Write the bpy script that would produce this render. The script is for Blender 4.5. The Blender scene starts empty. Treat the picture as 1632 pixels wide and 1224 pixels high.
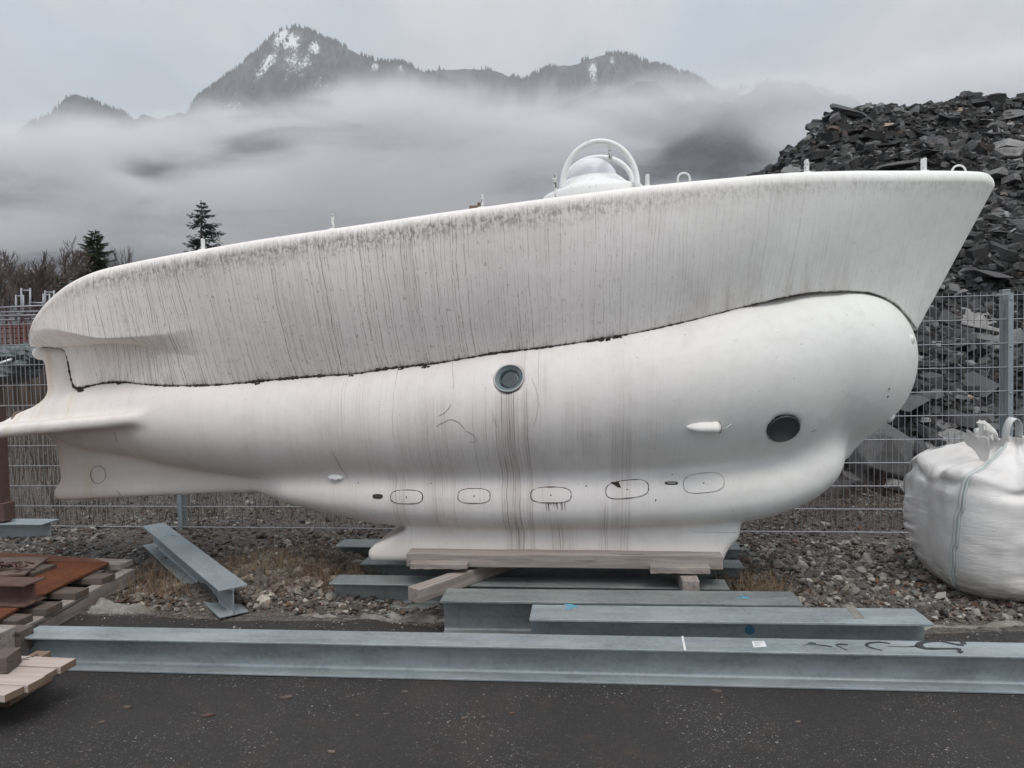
import bpy, bmesh, math, random
import numpy as np
from mathutils import Vector, Matrix, Euler

scene = bpy.context.scene
COL = scene.collection
rad = math.radians

# ------------------------------------------------------------------ camera
FPX, IW, IH = 1200.0, 1632.0, 1224.0
YAW, PITCH, ROLL, ZC = rad(7.28), 0.040, -0.0222, 1.66
cam_d = bpy.data.cameras.new('camera')
cam = bpy.data.objects.new('camera', cam_d)
COL.objects.link(cam)
cam_d.sensor_width = 36.0
cam_d.lens = 36.0 * FPX / IW
cam_d.clip_start = 0.05
cam_d.clip_end = 20000
CM = Matrix.Rotation(YAW, 4, 'Z') @ Matrix.Rotation(math.pi / 2 - PITCH, 4, 'X') @ Matrix.Rotation(ROLL, 4, 'Z')
cam.matrix_world = Matrix.Translation((0, 0, ZC)) @ CM
scene.camera = cam
CR = np.array(CM.to_3x3())
CC = np.array([0, 0, ZC])

def ray(x, y):
    return CR @ np.array([(x - IW / 2) / FPX, -(y - IH / 2) / FPX, -1.0])

def py(x, y, Y):
    d = ray(x, y)
    return CC + d * (Y / d[1])

def pz(x, y, z):
    d = ray(x, y)
    return CC + d * ((z - ZC) / d[2])

# ------------------------------------------------------------------ sun, exposure, cycles
scene.view_settings.view_transform = 'Standard'
scene.view_settings.look = 'None'
scene.view_settings.exposure = 0.12
scene.view_settings.gamma = 1.0
scene.cycles.use_denoising = True
scene.cycles.max_bounces = 6
scene.cycles.diffuse_bounces = 3
scene.cycles.glossy_bounces = 2
scene.cycles.transmission_bounces = 4
scene.cycles.transparent_max_bounces = 8
scene.cycles.volume_bounces = 4
scene.cycles.volume_max_steps = 128
scene.cycles.volume_step_rate = 1.0

SUN_EL, SUN_AZ = rad(61), rad(152)     # azimuth measured from +Y clockwise
sd = bpy.data.lights.new('sun', 'SUN')
sd.energy = 1.5
sd.angle = rad(30)
sd.color = (1.0, 0.95, 0.88)
sun = bpy.data.objects.new('sun', sd)
COL.objects.link(sun)
sdir = Vector((math.sin(SUN_AZ) * math.cos(SUN_EL), math.cos(SUN_AZ) * math.cos(SUN_EL), math.sin(SUN_EL)))
sun.rotation_euler = sdir.to_track_quat('Z', 'Y').to_euler()
sun.location = (0, -5, 30)


# ------------------------------------------------------------------ node helpers
class V:
    def __init__(s, nt, sock):
        s.nt, s.s = nt, sock
    def _m(s, op, o=None, rev=False, c=None):
        a, b = (s, o) if not rev else (o, s)
        return s.nt.math(op, a, b, c)
    def __add__(s, o): return s._m('ADD', o)
    def __radd__(s, o): return s._m('ADD', o)
    def __sub__(s, o): return s._m('SUBTRACT', o)
    def __rsub__(s, o): return s._m('SUBTRACT', o, True)
    def __mul__(s, o): return s._m('MULTIPLY', o)
    def __rmul__(s, o): return s._m('MULTIPLY', o)
    def __truediv__(s, o): return s._m('DIVIDE', o)
    def __pow__(s, o): return s._m('POWER', o)
    def floor(s): return s._m('FLOOR')
    def fract(s): return s._m('FRACT')
    def abs(s): return s._m('ABSOLUTE')
    def max(s, o): return s._m('MAXIMUM', o)
    def min(s, o): return s._m('MINIMUM', o)
    def clamp(s): return s.nt.mr(s, 0, 1, 0, 1, 'LINEAR')


class NT:
    def __init__(s, tree):
        s.t = tree
        s.N, s.L = tree.nodes, tree.links
    def put(s, sock, v):
        if isinstance(v, V):
            s.L.new(v.s, sock)
        elif v is not None:
            if isinstance(v, (tuple, list)) and sock.type == 'RGBA' and len(v) == 3:
                v = (*v, 1.0)
            sock.default_value = v
    def math(s, op, a, b=None, c=None):
        n = s.N.new('ShaderNodeMath'); n.operation = op
        s.put(n.inputs[0], a)
        if b is not None: s.put(n.inputs[1], b)
        if c is not None: s.put(n.inputs[2], c)
        return V(s, n.outputs[0])
    def mr(s, v, a, b, c=0.0, d=1.0, kind='SMOOTHSTEP'):
        n = s.N.new('ShaderNodeMapRange'); n.interpolation_type = kind; n.clamp = True
        s.put(n.inputs['Value'], v)
        for k, q in zip(('From Min', 'From Max', 'To Min', 'To Max'), (a, b, c, d)):
            s.put(n.inputs[k], q)
        return V(s, n.outputs['Result'])
    def sstep(s, a, b, v):
        if not isinstance(a, V) and not isinstance(b, V) and a > b:
            return s.mr(v, b, a, 1.0, 0.0)
        return s.mr(v, a, b)
    def obj(s):
        n = s.N.new('ShaderNodeTexCoord'); return V(s, n.outputs['Object'])
    def gen(s):
        n = s.N.new('ShaderNodeTexCoord'); return V(s, n.outputs['Generated'])
    def uv(s):
        n = s.N.new('ShaderNodeTexCoord'); return V(s, n.outputs['UV'])
    def pos(s):
        n = s.N.new('ShaderNodeNewGeometry'); return V(s, n.outputs['Position'])
    def nrm(s):
        n = s.N.new('ShaderNodeNewGeometry'); return V(s, n.outputs['Normal'])
    def rnd(s):
        n = s.N.new('ShaderNodeObjectInfo'); return V(s, n.outputs['Random'])
    def attr(s, name):
        n = s.N.new('ShaderNodeAttribute'); n.attribute_name = name; return V(s, n.outputs['Color'])
    def sep(s, v):
        n = s.N.new('ShaderNodeSeparateXYZ'); s.put(n.inputs[0], v)
        return [V(s, o) for o in n.outputs]
    def comb(s, x=0.0, y=0.0, z=0.0):
        n = s.N.new('ShaderNodeCombineXYZ')
        for i, q in enumerate((x, y, z)): s.put(n.inputs[i], q)
        return V(s, n.outputs[0])
    def mapv(s, v, scale=(1, 1, 1), loc=(0, 0, 0), rot=(0, 0, 0)):
        n = s.N.new('ShaderNodeMapping'); s.put(n.inputs[0], v)
        n.inputs['Location'].default_value = loc; n.inputs['Scale'].default_value = scale
        n.inputs['Rotation'].default_value = rot
        return V(s, n.outputs[0])
    def noise(s, v, scale=5, detail=4, rough=0.55, dist=0.0, color=False):
        n = s.N.new('ShaderNodeTexNoise'); s.put(n.inputs['Vector'], v)
        s.put(n.inputs['Scale'], scale); n.inputs['Detail'].default_value = detail
        n.inputs['Roughness'].default_value = rough; n.inputs['Distortion'].default_value = dist
        return V(s, n.outputs['Color' if color else 'Fac'])
    def vor(s, v, scale=5, feature='F1', out='Distance', rand=1.0):
        n = s.N.new('ShaderNodeTexVoronoi'); n.feature = feature
        s.put(n.inputs['Vector'], v); s.put(n.inputs['Scale'], scale); n.inputs['Randomness'].default_value = rand
        return V(s, n.outputs[out])
    def white(s, v, dim='1D'):
        n = s.N.new('ShaderNodeTexWhiteNoise'); n.noise_dimensions = dim
        s.put(n.inputs['W' if dim == '1D' else 'Vector'], v)
        return V(s, n.outputs['Value'])
    def ramp(s, f, stops, interp='LINEAR'):
        n = s.N.new('ShaderNodeValToRGB'); s.put(n.inputs[0], f)
        cr = n.color_ramp; cr.interpolation = interp
        while len(cr.elements) < len(stops): cr.elements.new(0.5)
        for e, (p, c) in zip(cr.elements, stops):
            e.position = p
            e.color = (c, c, c, 1) if isinstance(c, (int, float)) else (*c, 1)
        return V(s, n.outputs['Color'])
    def mix(s, f, a, b, blend='MIX'):
        n = s.N.new('ShaderNodeMix'); n.data_type = 'RGBA'; n.blend_type = blend
        s.put(n.inputs['Factor'], f)
        s.put(n.inputs[6], a); s.put(n.inputs[7], b)
        return V(s, n.outputs[2])
    def bump(s, h, dist=0.01, strength=0.5):
        n = s.N.new('ShaderNodeBump'); s.put(n.inputs['Height'], h)
        n.inputs['Distance'].default_value = dist; n.inputs['Strength'].default_value = strength
        return V(s, n.outputs[0])


MATS = {}
def mat(name, color=None, rough=0.6, metal=0.0, spec=0.5):
    m = bpy.data.materials.new(name); m.use_nodes = True
    g = NT(m.node_tree)
    b = m.node_tree.nodes['Principled BSDF']
    b.inputs['Roughness'].default_value = rough
    b.inputs['Metallic'].default_value = metal
    b.inputs['Specular IOR Level'].default_value = spec
    if color is not None: g.put(b.inputs['Base Color'], color)
    MATS[name] = m
    return m, g, b


# ------------------------------------------------------------------ world
world = bpy.data.worlds.new('World')
scene.world = world
world.use_nodes = True
g = NT(world.node_tree)
bg = world.node_tree.nodes['Background']
sky = g.N.new('ShaderNodeTexSky'); sky.sky_type = 'NISHITA'; sky.sun_disc = False
sky.sun_elevation = SUN_EL; sky.sun_rotation = SUN_AZ
sky.air_density = 1.0; sky.dust_density = 1.5
bg.inputs['Strength'].default_value = 0.1
d = g.gen()
dx, dy, dz = g.sep(d)
den = dz.max(0.0) + 0.22
cv = g.comb(dx / den, dy / den, 0.0)
n1 = g.noise(g.mapv(cv, (1.0, 0.62, 1), (3.1, 1.7, 0)), 1.25, 7, 0.55, 0.35)
n2 = g.noise(g.mapv(cv, (1.0, 0.5, 1), (9.1, 4.7, 0)), 3.2, 6, 0.6, 0.2)
cover = g.sstep(0.41, 0.60, n1 * 0.7 + n2 * 0.3)
el = dz.max(0.0)
lum = 5.0 + 8.5 * el * el + g.sstep(0.2, -0.9, dy) * 1.2
tex = g.mr(n2 * 0.65 + n1 * 0.35, 0.32, 0.68, 0.84, 1.12)
lum = lum * tex
cgrey = g.mix(1.0, (1.0, 1.0, 1.0), g.comb(lum, lum, lum), 'MULTIPLY')
cgrey = g.mix(1.0, cgrey, (1.01, 0.99, 1.02), 'MULTIPLY')
blue = g.mix(1.0, g.comb(lum, lum, lum), (0.96, 1.10, 1.22), 'MULTIPLY')
thin = g.mix(0.12, blue, V(g, sky.outputs[0]))
g.put(bg.inputs['Color'], g.mix(cover, thin, cgrey))


# ------------------------------------------------------------------ numpy noise
def _h(ix, iy, iz, seed):
    n = (ix.astype(np.int64) * 374761393 + iy.astype(np.int64) * 668265263 + iz.astype(np.int64) * 2147483647 + seed * 974711) & 0x7fffffff
    n = ((n ^ (n >> 13)) * 1274126177) & 0x7fffffff
    n = (n ^ (n >> 16)) & 0xffffff
    return n / float(0xffffff)

def vnoise(x, y, z=0.0, seed=0):
    x = np.asarray(x, float); y = np.asarray(y, float); z = np.asarray(z, float) + np.zeros_like(x)
    x, y, z = np.broadcast_arrays(x, y, z)
    ix, iy, iz = np.floor(x), np.floor(y), np.floor(z)
    fx, fy, fz = x - ix, y - iy, z - iz
    fx, fy, fz = [f * f * (3 - 2 * f) for f in (fx, fy, fz)]
    r = 0
    for a in (0, 1):
        for b in (0, 1):
            for c in (0, 1):
                w = (fx if a else 1 - fx) * (fy if b else 1 - fy) * (fz if c else 1 - fz)
                r = r + w * _h(ix + a, iy + b, iz + c, seed)
    return r * 2 - 1

def fbm(x, y, z=0.0, oct=4, seed=0, gain=0.5, lac=2.03):
    r, a = 0, 1.0
    x = np.asarray(x, float)
    for i in range(oct):
        r = r + a * vnoise(x * lac ** i, np.asarray(y) * lac ** i, np.asarray(z) * lac ** i, seed + i * 17)
        a *= gain
    return r

def smst(a, b, x):
    t = np.clip((x - a) / (b - a), 0, 1)
    return t * t * (3 - 2 * t)


# ------------------------------------------------------------------ object helpers
def tag(o, label=None, cat=None, group=None, kind=None):
    if label: o['label'] = label
    if cat: o['category'] = cat
    if group: o['group'] = group
    if kind: o['kind'] = kind
    return o

def empty(name, loc=(0, 0, 0), rz=0.0):
    o = bpy.data.objects.new(name, None)
    o.empty_display_size = 0.1
    COL.objects.link(o)
    o.location = loc; o.rotation_euler = (0, 0, rz)
    return o

def link(name, me, m=None, parent=None, loc=None, smooth=None):
    o = bpy.data.objects.new(name, me)
    COL.objects.link(o)
    if m is not None:
        for q in (m if isinstance(m, (list, tuple)) else [m]): me.materials.append(q)
    if parent is not None: o.parent = parent
    if loc is not None: o.location = loc
    if smooth is not None:
        me.polygons.foreach_set('use_smooth', [smooth] * len(me.polygons))
    return o

def np_mesh(name, verts, faces, col=None, uv=None):
    """faces: (n,k) int array or a list of such arrays"""
    me = bpy.data.meshes.new(name)
    verts = np.asarray(verts, np.float32)
    fl = faces if isinstance(faces, list) else [faces]
    fl = [np.asarray(f, np.int32) for f in fl if len(f)]
    me.vertices.add(len(verts)); me.vertices.foreach_set('co', verts.ravel())
    loops = np.concatenate([f.ravel() for f in fl])
    sizes = np.concatenate([np.full(len(f), f.shape[1], np.int32) for f in fl])
    starts = np.concatenate([[0], np.cumsum(sizes)[:-1]]).astype(np.int32)
    me.loops.add(len(loops)); me.loops.foreach_set('vertex_index', loops)
    me.polygons.add(len(sizes)); me.polygons.foreach_set('loop_start', starts)
    me.polygons.foreach_set('loop_total', sizes)
    me.update(calc_edges=True)
    if col is not None:
        a = me.color_attributes.new('Col', 'FLOAT_COLOR', 'POINT')
        c = np.ones((len(verts), 4), np.float32); c[:, :3] = np.asarray(col)[:, :3]
        a.data.foreach_set('color', c.ravel())
    if uv is not None:
        l = me.uv_layers.new(name='UVMap')
        l.data.foreach_set('uv', np.asarray(uv, np.float32)[loops].ravel())
    me.validate()
    return me

def grid_faces(nu, nv, closed_u=False, closed_v=False):
    iu = np.arange(nu if closed_u else nu - 1); iv = np.arange(nv if closed_v else nv - 1)
    a, b = np.meshgrid(iu, iv, indexing='ij')
    a2, b2 = (a + 1) % nu, (b + 1) % nv
    return np.stack([a * nv + b, a2 * nv + b, a2 * nv + b2, a * nv + b2], -1).reshape(-1, 4)


class MB:
    """collects simple solids; build() links them as one mesh object"""
    def __init__(s): s.v, s.f, s.m = [], [], []
    def add(s, vs, fs, mi=0):
        o = len(s.v); s.v += [tuple(map(float, v)) for v in vs]
        s.f += [tuple(i + o for i in f) for f in fs]; s.m += [mi] * len(fs)
    def box(s, c, size, rot=(0, 0, 0), mi=0, taper=1.0):
        M = Euler(rot).to_matrix(); c = Vector(c); vs = []
        for z in (-.5, .5):
            k = taper if z > 0 else 1
            for x, y in ((-.5, -.5), (.5, -.5), (.5, .5), (-.5, .5)):
                vs.append(c + M @ Vector((x * size[0] * k, y * size[1] * k, z * size[2])))
        s.add(vs, [(3, 2, 1, 0), (4, 5, 6, 7), (0, 1, 5, 4), (1, 2, 6, 5), (2, 3, 7, 6), (3, 0, 4, 7)], mi)
    def prism(s, poly, axis_vec, mi=0):
        n = len(poly); a = Vector(axis_vec)
        vs = [Vector(p) for p in poly] + [Vector(p) + a for p in poly]
        fs = [tuple(range(n))[::-1], tuple(range(n, 2 * n))] + [(i, (i + 1) % n, n + (i + 1) % n, n + i) for i in range(n)]
        s.add(vs, fs, mi)
    def tube(s, pts, r, n=8, cap=True, closed=False, mi=0):
        pts = [Vector(p) for p in pts]; k = len(pts)
        rs = r if isinstance(r, (list, tuple, np.ndarray)) else [r] * k
        vs = []; prev = None
        for i, p in enumerate(pts):
            if closed: t = pts[(i + 1) % k] - pts[i - 1]
            else: t = pts[min(i + 1, k - 1)] - pts[max(i - 1, 0)]
            t.normalize()
            if prev is None:
                up = Vector((0, 0, 1)) if abs(t.z) < .9 else Vector((1, 0, 0))
                x = t.cross(up).normalized()
            else:
                x = (prev - t * prev.dot(t)).normalized()
            prev = x; y = t.cross(x)
            for j in range(n):
                a = 2 * math.pi * j / n
                vs.append(p + (x * math.cos(a) + y * math.sin(a)) * float(rs[i]))
        fs = []
        for i in range(k if closed else k - 1):
            i2 = (i + 1) % k
            for j in range(n):
                fs.append((i * n + j, i * n + (j + 1) % n, i2 * n + (j + 1) % n, i2 * n + j))
        if cap and not closed:
            fs.append(tuple(range(n))[::-1]); fs.append(tuple((k - 1) * n + j for j in range(n)))
        s.add(vs, fs, mi)
    def lathe(s, prof, c=(0, 0, 0), n=32, M=None, mi=0, cap=True):
        """prof: (radius, height) list about local z"""
        c = Vector(c); vs = []
        for r, h in prof:
            for j in range(n):
                a = 2 * math.pi * j / n
                p = Vector((r * math.cos(a), r * math.sin(a), h))
                vs.append(c + (M @ p if M is not None else p))
        fs = []
        for i in range(len(prof) - 1):
            for j in range(n):
                fs.append((i * n + j, i * n + (j + 1) % n, (i + 1) * n + (j + 1) % n, (i + 1) * n + j))
        if cap: fs.append(tuple(range(n))[::-1]); fs.append(tuple((len(prof) - 1) * n + j for j in range(n)))
        s.add(vs, fs, mi)
    def build(s, name, m, parent=None, smooth=False, bevel=0.0, loc=None):
        me = bpy.data.meshes.new(name); me.from_pydata(s.v, [], s.f); me.update()
        o = link(name, me, m, parent, loc, smooth)
        if any(s.m): me.polygons.foreach_set('material_index', s.m)
        if bevel:
            b = o.modifiers.new('bevel', 'BEVEL'); b.width = bevel; b.segments = 2; b.limit_method = 'ANGLE'
            b.angle_limit = rad(40)
        return o


# ------------------------------------------------------------------ materials
# white gelcoat of the submarine
def streaks(g, x, z, freq, wid, dens, brk, lean, seed):
    xx = x + lean * z
    wob = g.noise(g.comb(xx * 5.0, 0.0, z * 2.6), 1.0, 3, 0.55) - 0.5
    u = (xx + wob * 0.05) * freq + seed
    cell = u.floor(); fr = u.fract() - 0.5
    off = (g.white(cell) - 0.5) * 0.7
    d = (fr - off).abs()
    st = g.white(cell + 57.3)
    w = wid * (0.45 + st)
    line = g.mr(d, 0.0, w, 1.0, 0.0)
    br = g.noise(g.comb(cell * 7.31, seed, z * 1.0), brk, 4, 0.62)
    on = g.sstep(0.36, 0.54, br)
    keep = g.sstep(1.0 - dens, 1.0 - dens + 0.25, g.white(cell + 11.7))
    return line * on * keep

def gelcoat(name, upper):
    m, g, b = mat(name, rough=0.6, spec=0.3)
    p = g.obj(); x, y, z = g.sep(p)
    big = g.noise(p, 0.9, 5, 0.6)
    fine = g.noise(p, 14, 5, 0.65)
    blot = g.noise(g.mapv(p, (1.6, 1.6, 0.55)), 2.2, 6, 0.6, 0.4)
    xr = g.mr(x, -4.6, 2.6, 0.0, 1.0, 'LINEAR')
    tint = g.ramp(xr, [(0.0, (0.69, 0.648, 0.625)), (0.35, (0.685, 0.655, 0.638)), (0.62, (0.69, 0.665, 0.655)), (0.82, (0.685, 0.695, 0.68)), (1.0, (0.68, 0.71, 0.682))])
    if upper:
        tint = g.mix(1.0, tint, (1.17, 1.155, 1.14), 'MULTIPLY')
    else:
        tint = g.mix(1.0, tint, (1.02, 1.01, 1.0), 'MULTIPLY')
    col = g.mix(g.sstep(0.35, 0.75, big) * 0.35, tint, (0.60, 0.565, 0.55))
    col = g.mix(g.sstep(0.52, 0.76, blot) * g.ramp(xr, [(0.0, 0.36), (0.7, 0.32), (1.0, 0.16)]), col, (0.46, 0.42, 0.40))
    col = g.mix(g.sstep(0.45, 0.75, fine) * 0.17, col, (0.45, 0.42, 0.40))
    lean = g.ramp(xr, [(0.0, 0.66), (0.30, 0.62), (0.55, 0.52), (0.80, 0.38), (1.0, 0.28)]) - 0.5
    zc = z - 1.9
    dark = (0.075, 0.058, 0.05)
    if upper:
        uv = g.uv(); _, v, _ = g.sep(uv)
        amt = g.ramp(xr, [(0.0, 0.30), (0.10, 0.62), (0.2, 0.92), (0.45, 0.95), (0.6, 0.75), (0.72, 0.36), (0.85, 0.26), (1.0, 0.12)])
        nz = g.sstep(0.3, 0.62, g.noise(g.mapv(p, (1.0, 1.0, 0.35)), 1.7, 3, 0.5)) * 0.7 + 0.45
        vf = g.ramp(v, [(0.0, 1.0), (0.5, 0.85), (0.88, 0.9), (0.955, 0.75), (0.985, 0.0)])
        s1 = streaks(g, x, zc, 27.0, 0.075, 0.92, 11.0, lean, 3.0)
        s2 = streaks(g, x, zc, 58.0, 0.17, 0.7, 16.0, lean, 41.0)
        s3 = streaks(g, x, zc, 9.0, 0.34, 0.4, 2.2, lean, 77.0)
        col = g.mix((s3 * amt * vf * 0.12).clamp(), col, (0.34, 0.29, 0.27))
        col = g.mix((s2 * amt * vf * nz * 0.7).clamp(), col, (0.17, 0.14, 0.125))
        col = g.mix((s1 * amt * vf * nz * 0.92).clamp(), col, dark)
        # mould specks and the band of grime under the rounded gunwale
        sp = g.sstep(0.60, 0.72, g.noise(g.mapv(p, (1.0, 1.0, 0.45)), 60, 3, 0.6))
        col = g.mix((sp * amt * vf * 0.55).clamp(), col, (0.12, 0.10, 0.085))
        band = g.ramp(v, [(0.0, 0.0), (0.80, 0.0), (0.885, 0.8), (0.93, 1.0), (0.955, 0.55), (0.975, 0.0)])
        gn = g.sstep(0.42, 0.62, g.noise(g.mapv(p, (3.0, 1.0, 1.6)), 16, 5, 0.75))
        gx = g.ramp(xr, [(0.0, 0.0), (0.08, 0.25), (0.17, 0.85), (0.45, 1.0), (0.6, 0.85), (0.7, 0.45), (1.0, 0.22)])
        col = g.mix((band * gn * gx * 0.78).clamp(), col, (0.15, 0.125, 0.10))
        # lichen flecks on the top of the gunwale
        tp = g.sstep(0.975, 0.995, v) * g.sstep(0.60, 0.68, g.noise(g.mapv(p, (1.0, 1.0, 2.0)), 24, 5, 0.7))
        col = g.mix((tp * 0.7).clamp(), col, (0.15, 0.14, 0.10))
        smear = g.ramp(xr, [(0.0, 0.0), (0.70, 0.0), (0.745, 0.9), (0.80, 0.8), (0.84, 0.5), (0.88, 0.0)]) * g.ramp(v, [(0.0, 1.0), (0.12, 0.8), (0.35, 0.1), (0.5, 0.0)]) * g.sstep(0.42, 0.7, g.noise(g.mapv(p, (7.0, 1.0, 0.7), rot=(0, 0.22, 0)), 2.0, 4, 0.6))
        col = g.mix((smear * 0.55).clamp(), col, (0.36, 0.30, 0.27))
        # washed clean runs below each stanchion
        lowv = g.ramp(v, [(0.0, 1.0), (0.03, 0.35), (0.10, 0.0), (1.0, 0.0)])
        lown = g.sstep(0.45, 0.7, g.noise(g.mapv(p, (8, 1, 1.5)), 5, 4, 0.6))
        col = g.mix((lowv * lown * g.ramp(xr, [(0.0, .5), (0.15, 1.0), (0.6, 0.95), (0.8, 0.4), (1.0, 0.0)]) * 0.95).clamp(), col, (0.12, 0.10, 0.085))
    else:
        col = g.mix((g.sstep(0.18, 0.12, z) * 0.75).clamp(), col, (0.77, 0.725, 0.68))
        amt = g.ramp(xr, [(0.0, 0.12), (0.08, 0.28), (0.25, 0.30), (0.30, 0.55), (0.36, 0.40), (0.44, 0.75), (0.485, 0.65), (0.53, 0.80), (0.555, 1.0), (0.585, 0.75), (0.64, 0.5), (0.68, 0.3), (0.70, 0.10), (1.0, 0.03)])
        zz = g.ramp(g.mr(z, 0.25, 1.75, 0.0, 1.0, 'LINEAR'), [(0.0, 0.35), (0.1, 0.65), (0.3, 0.75), (0.42, 1.0), (0.6, 0.75), (0.85, 0.6), (1.0, 0.95)])
        nz = g.sstep(0.38, 0.66, g.noise(g.mapv(p, (2.6, 1.0, 0.5)), 2.0, 4, 0.6))
        s1 = streaks(g, x, zc, 24.0, 0.085, 0.5, 3.6, lean * 0.6, 13.0)
        s2 = streaks(g, x, zc, 52.0, 0.22, 0.7, 3.0, lean * 0.6, 31.0)
        s3 = streaks(g, x, zc, 6.5, 0.45, 0.6, 1.2, lean * 0.6, 7.0)
        st = g.ramp(xr, [(0.0, 0.25), (0.25, 0.2), (0.40, 0.5), (0.47, 0.9), (0.52, 0.7), (0.56, 1.0), (0.62, 0.75), (0.68, 0.4), (0.72, 0.05), (1.0, 0.0)])
        zs = g.ramp(g.mr(z, 0.3, 1.7, 0.0, 1.0, 'LINEAR'), [(0.0, 0.15), (0.2, 0.25), (0.33, 0.85), (0.45, 0.8), (0.65, 0.35), (0.8, 0.12), (1.0, 0.10)])
        mm = g.sstep(0.30, 0.68, g.noise(g.mapv(p, (4.0, 1.0, 0.5)), 1.6, 5, 0.6))
        s4 = streaks(g, x, zc, 95.0, 0.30, 0.75, 1.6, lean * 0.6, 61.0)
        s5 = streaks(g, x, zc, 40.0, 0.16, 0.8, 1.2, lean * 0.6, 91.0)
        col = g.mix((st * zs * mm * (0.30 + 0.55 * s4)).clamp(), col, (0.31, 0.245, 0.225))
        # separate runs: under the porthole, from the seam and over the hatch covers
        xl = x + lean * zc * 0.5
        for cx_, hw_, z0_, z1_, k_ in ((-0.64, 0.105, 1.50, 0.10, 1.0), (-0.52, 0.03, 1.5, 0.2, 0.8), (-1.12, 0.16, 1.45, 0.55, 0.55), (-1.42, 0.07, 0.95, 0.55, 0.7), (-0.30, 0.14, 0.62, 0.12, 0.85), (0.10, 0.09, 1.3, 0.3, 0.5), (-0.02, 0.05, 0.75, 0.15, 0.6)):
            m_ = g.sstep(hw_, hw_ * 0.35, (xl - cx_).abs()) * g.sstep(z0_, z0_ - 0.12, z + 0.26) * g.sstep(z1_ - 0.15, z1_ + 0.1, z + 0.26)
            col = g.mix((m_ * k_ * (0.16 + 0.45 * s4)).clamp(), col, (0.27, 0.205, 0.185))
            col = g.mix((m_ * k_ * s5 * 0.75).clamp(), col, (0.075, 0.052, 0.046))
        col = g.mix((s3 * amt * zz * 0.10).clamp(), col, (0.30, 0.24, 0.22))
        col = g.mix((s2 * amt * zz * nz * 0.42).clamp(), col, (0.22, 0.17, 0.155))
        col = g.mix((s1 * amt * zz * nz * 0.85).clamp(), col, (0.085, 0.06, 0.055))
        scf = g.sstep(0.64, 0.70, g.noise(g.mapv(p, (1.0, 1.0, 2.2)), 9.0, 6, 0.75, 0.6)) * g.sstep(0.45, 0.6, g.noise(p, 1.3, 3, 0.5))
        col = g.mix((scf * 0.5).clamp(), col, (0.40, 0.37, 0.35))
        spk = g.sstep(0.72, 0.76, g.noise(p, 48, 2, 0.5))
        col = g.mix((spk * 0.45).clamp(), col, (0.22, 0.18, 0.15))
        # rust runs at the tail and faint yellowing of the lower parts
        yel = g.sstep(1.15, 0.45, z) * g.sstep(0.3, 0.7, big) * g.sstep(0.65, 0.35, xr)
        col = g.mix((yel * 0.40).clamp(), col, (0.68, 0.60, 0.50))
        tail = g.sstep(-3.5, -3.9, x) * g.sstep(0.48, 0.70, g.noise(g.mapv(p, (5, 1, 1), rot=(0, 0.45, 0)), 1.9, 4, 0.6))
        col = g.mix((tail * 0.5).clamp(), col, (0.56, 0.44, 0.29))
    g.put(b.inputs['Base Color'], col)
    g.put(b.inputs['Roughness'], g.mr(fine, 0.3, 0.7, 0.52, 0.72))
    hh = g.noise(p, 2.2, 3, 0.5) + 0.35 * g.noise(p, 7.0, 3, 0.5) + 0.05 * g.noise(p, 70, 3, 0.6)
    g.put(b.inputs['Normal'], g.bump(hh, 0.022, 0.30))
    return m

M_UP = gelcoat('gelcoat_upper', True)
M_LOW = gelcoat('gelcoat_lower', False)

m, g, b = mat('white_paint', rough=0.5)
p = g.obj(); n = g.noise(p, 30, 5, 0.65)
g.put(b.inputs['Base Color'], g.mix(g.sstep(0.55, 0.72, n) * 0.55, (0.74, 0.745, 0.73), (0.34, 0.32, 0.27)))
g.put(b.inputs['Normal'], g.bump(n, 0.004, 0.4)); M_WHITE = m

m, g, b = mat('chipped_paint', rough=0.6)
p = g.obj(); n = g.noise(p, 45, 4, 0.6)
g.put(b.inputs['Base Color'], g.mix(g.sstep(0.52, 0.58, n), (0.72, 0.73, 0.71), (0.13, 0.10, 0.085))); M_CHIP = m

m, g, b = mat('dark_seal', rough=0.9)
p = g.obj(); n = g.noise(p, 40, 4, 0.6)
g.put(b.inputs['Base Color'], g.mix(n, (0.012, 0.009, 0.007), (0.055, 0.038, 0.028))); M_SEAL = m
M_RUBBER, g, b = mat('black_rubber', (0.038, 0.04, 0.042), 0.55)
M_RIM, g, b = mat('dull_rim', (0.40, 0.41, 0.415), 0.5)
M_JOINT, g, b = mat('joint_dirt', (0.055, 0.045, 0.04), 0.9)
M_GLASS, g, b = mat('port_glass', rough=0.12, spec=0.5)
p = g.obj(); n = g.noise(p, 18, 4, 0.6)
g.put(b.inputs['Base Color'], g.mix(n, (0.028, 0.037, 0.046), (0.055, 0.07, 0.082)))
g.put(b.inputs['Roughness'], g.mr(n, 0.3, 0.7, 0.12, 0.35))
M_GLASS2, g, b = mat('grey_port_glass', (0.13, 0.138, 0.142), 0.15)
M_ACRYL, g, b = mat('acrylic_ring', rough=0.2)
p = g.obj(); n = g.noise(p, 25, 3, 0.6)
g.put(b.inputs['Base Color'], g.mix(n, (0.10, 0.135, 0.15), (0.18, 0.22, 0.235)))
M_DOME, g, b = mat('clouded_dome', rough=0.3)
p = g.obj(); n = g.noise(p, 6, 4, 0.6)
g.put(b.inputs['Base Color'], g.mix(n, (0.55, 0.55, 0.58), (0.70, 0.70, 0.72)))

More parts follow.
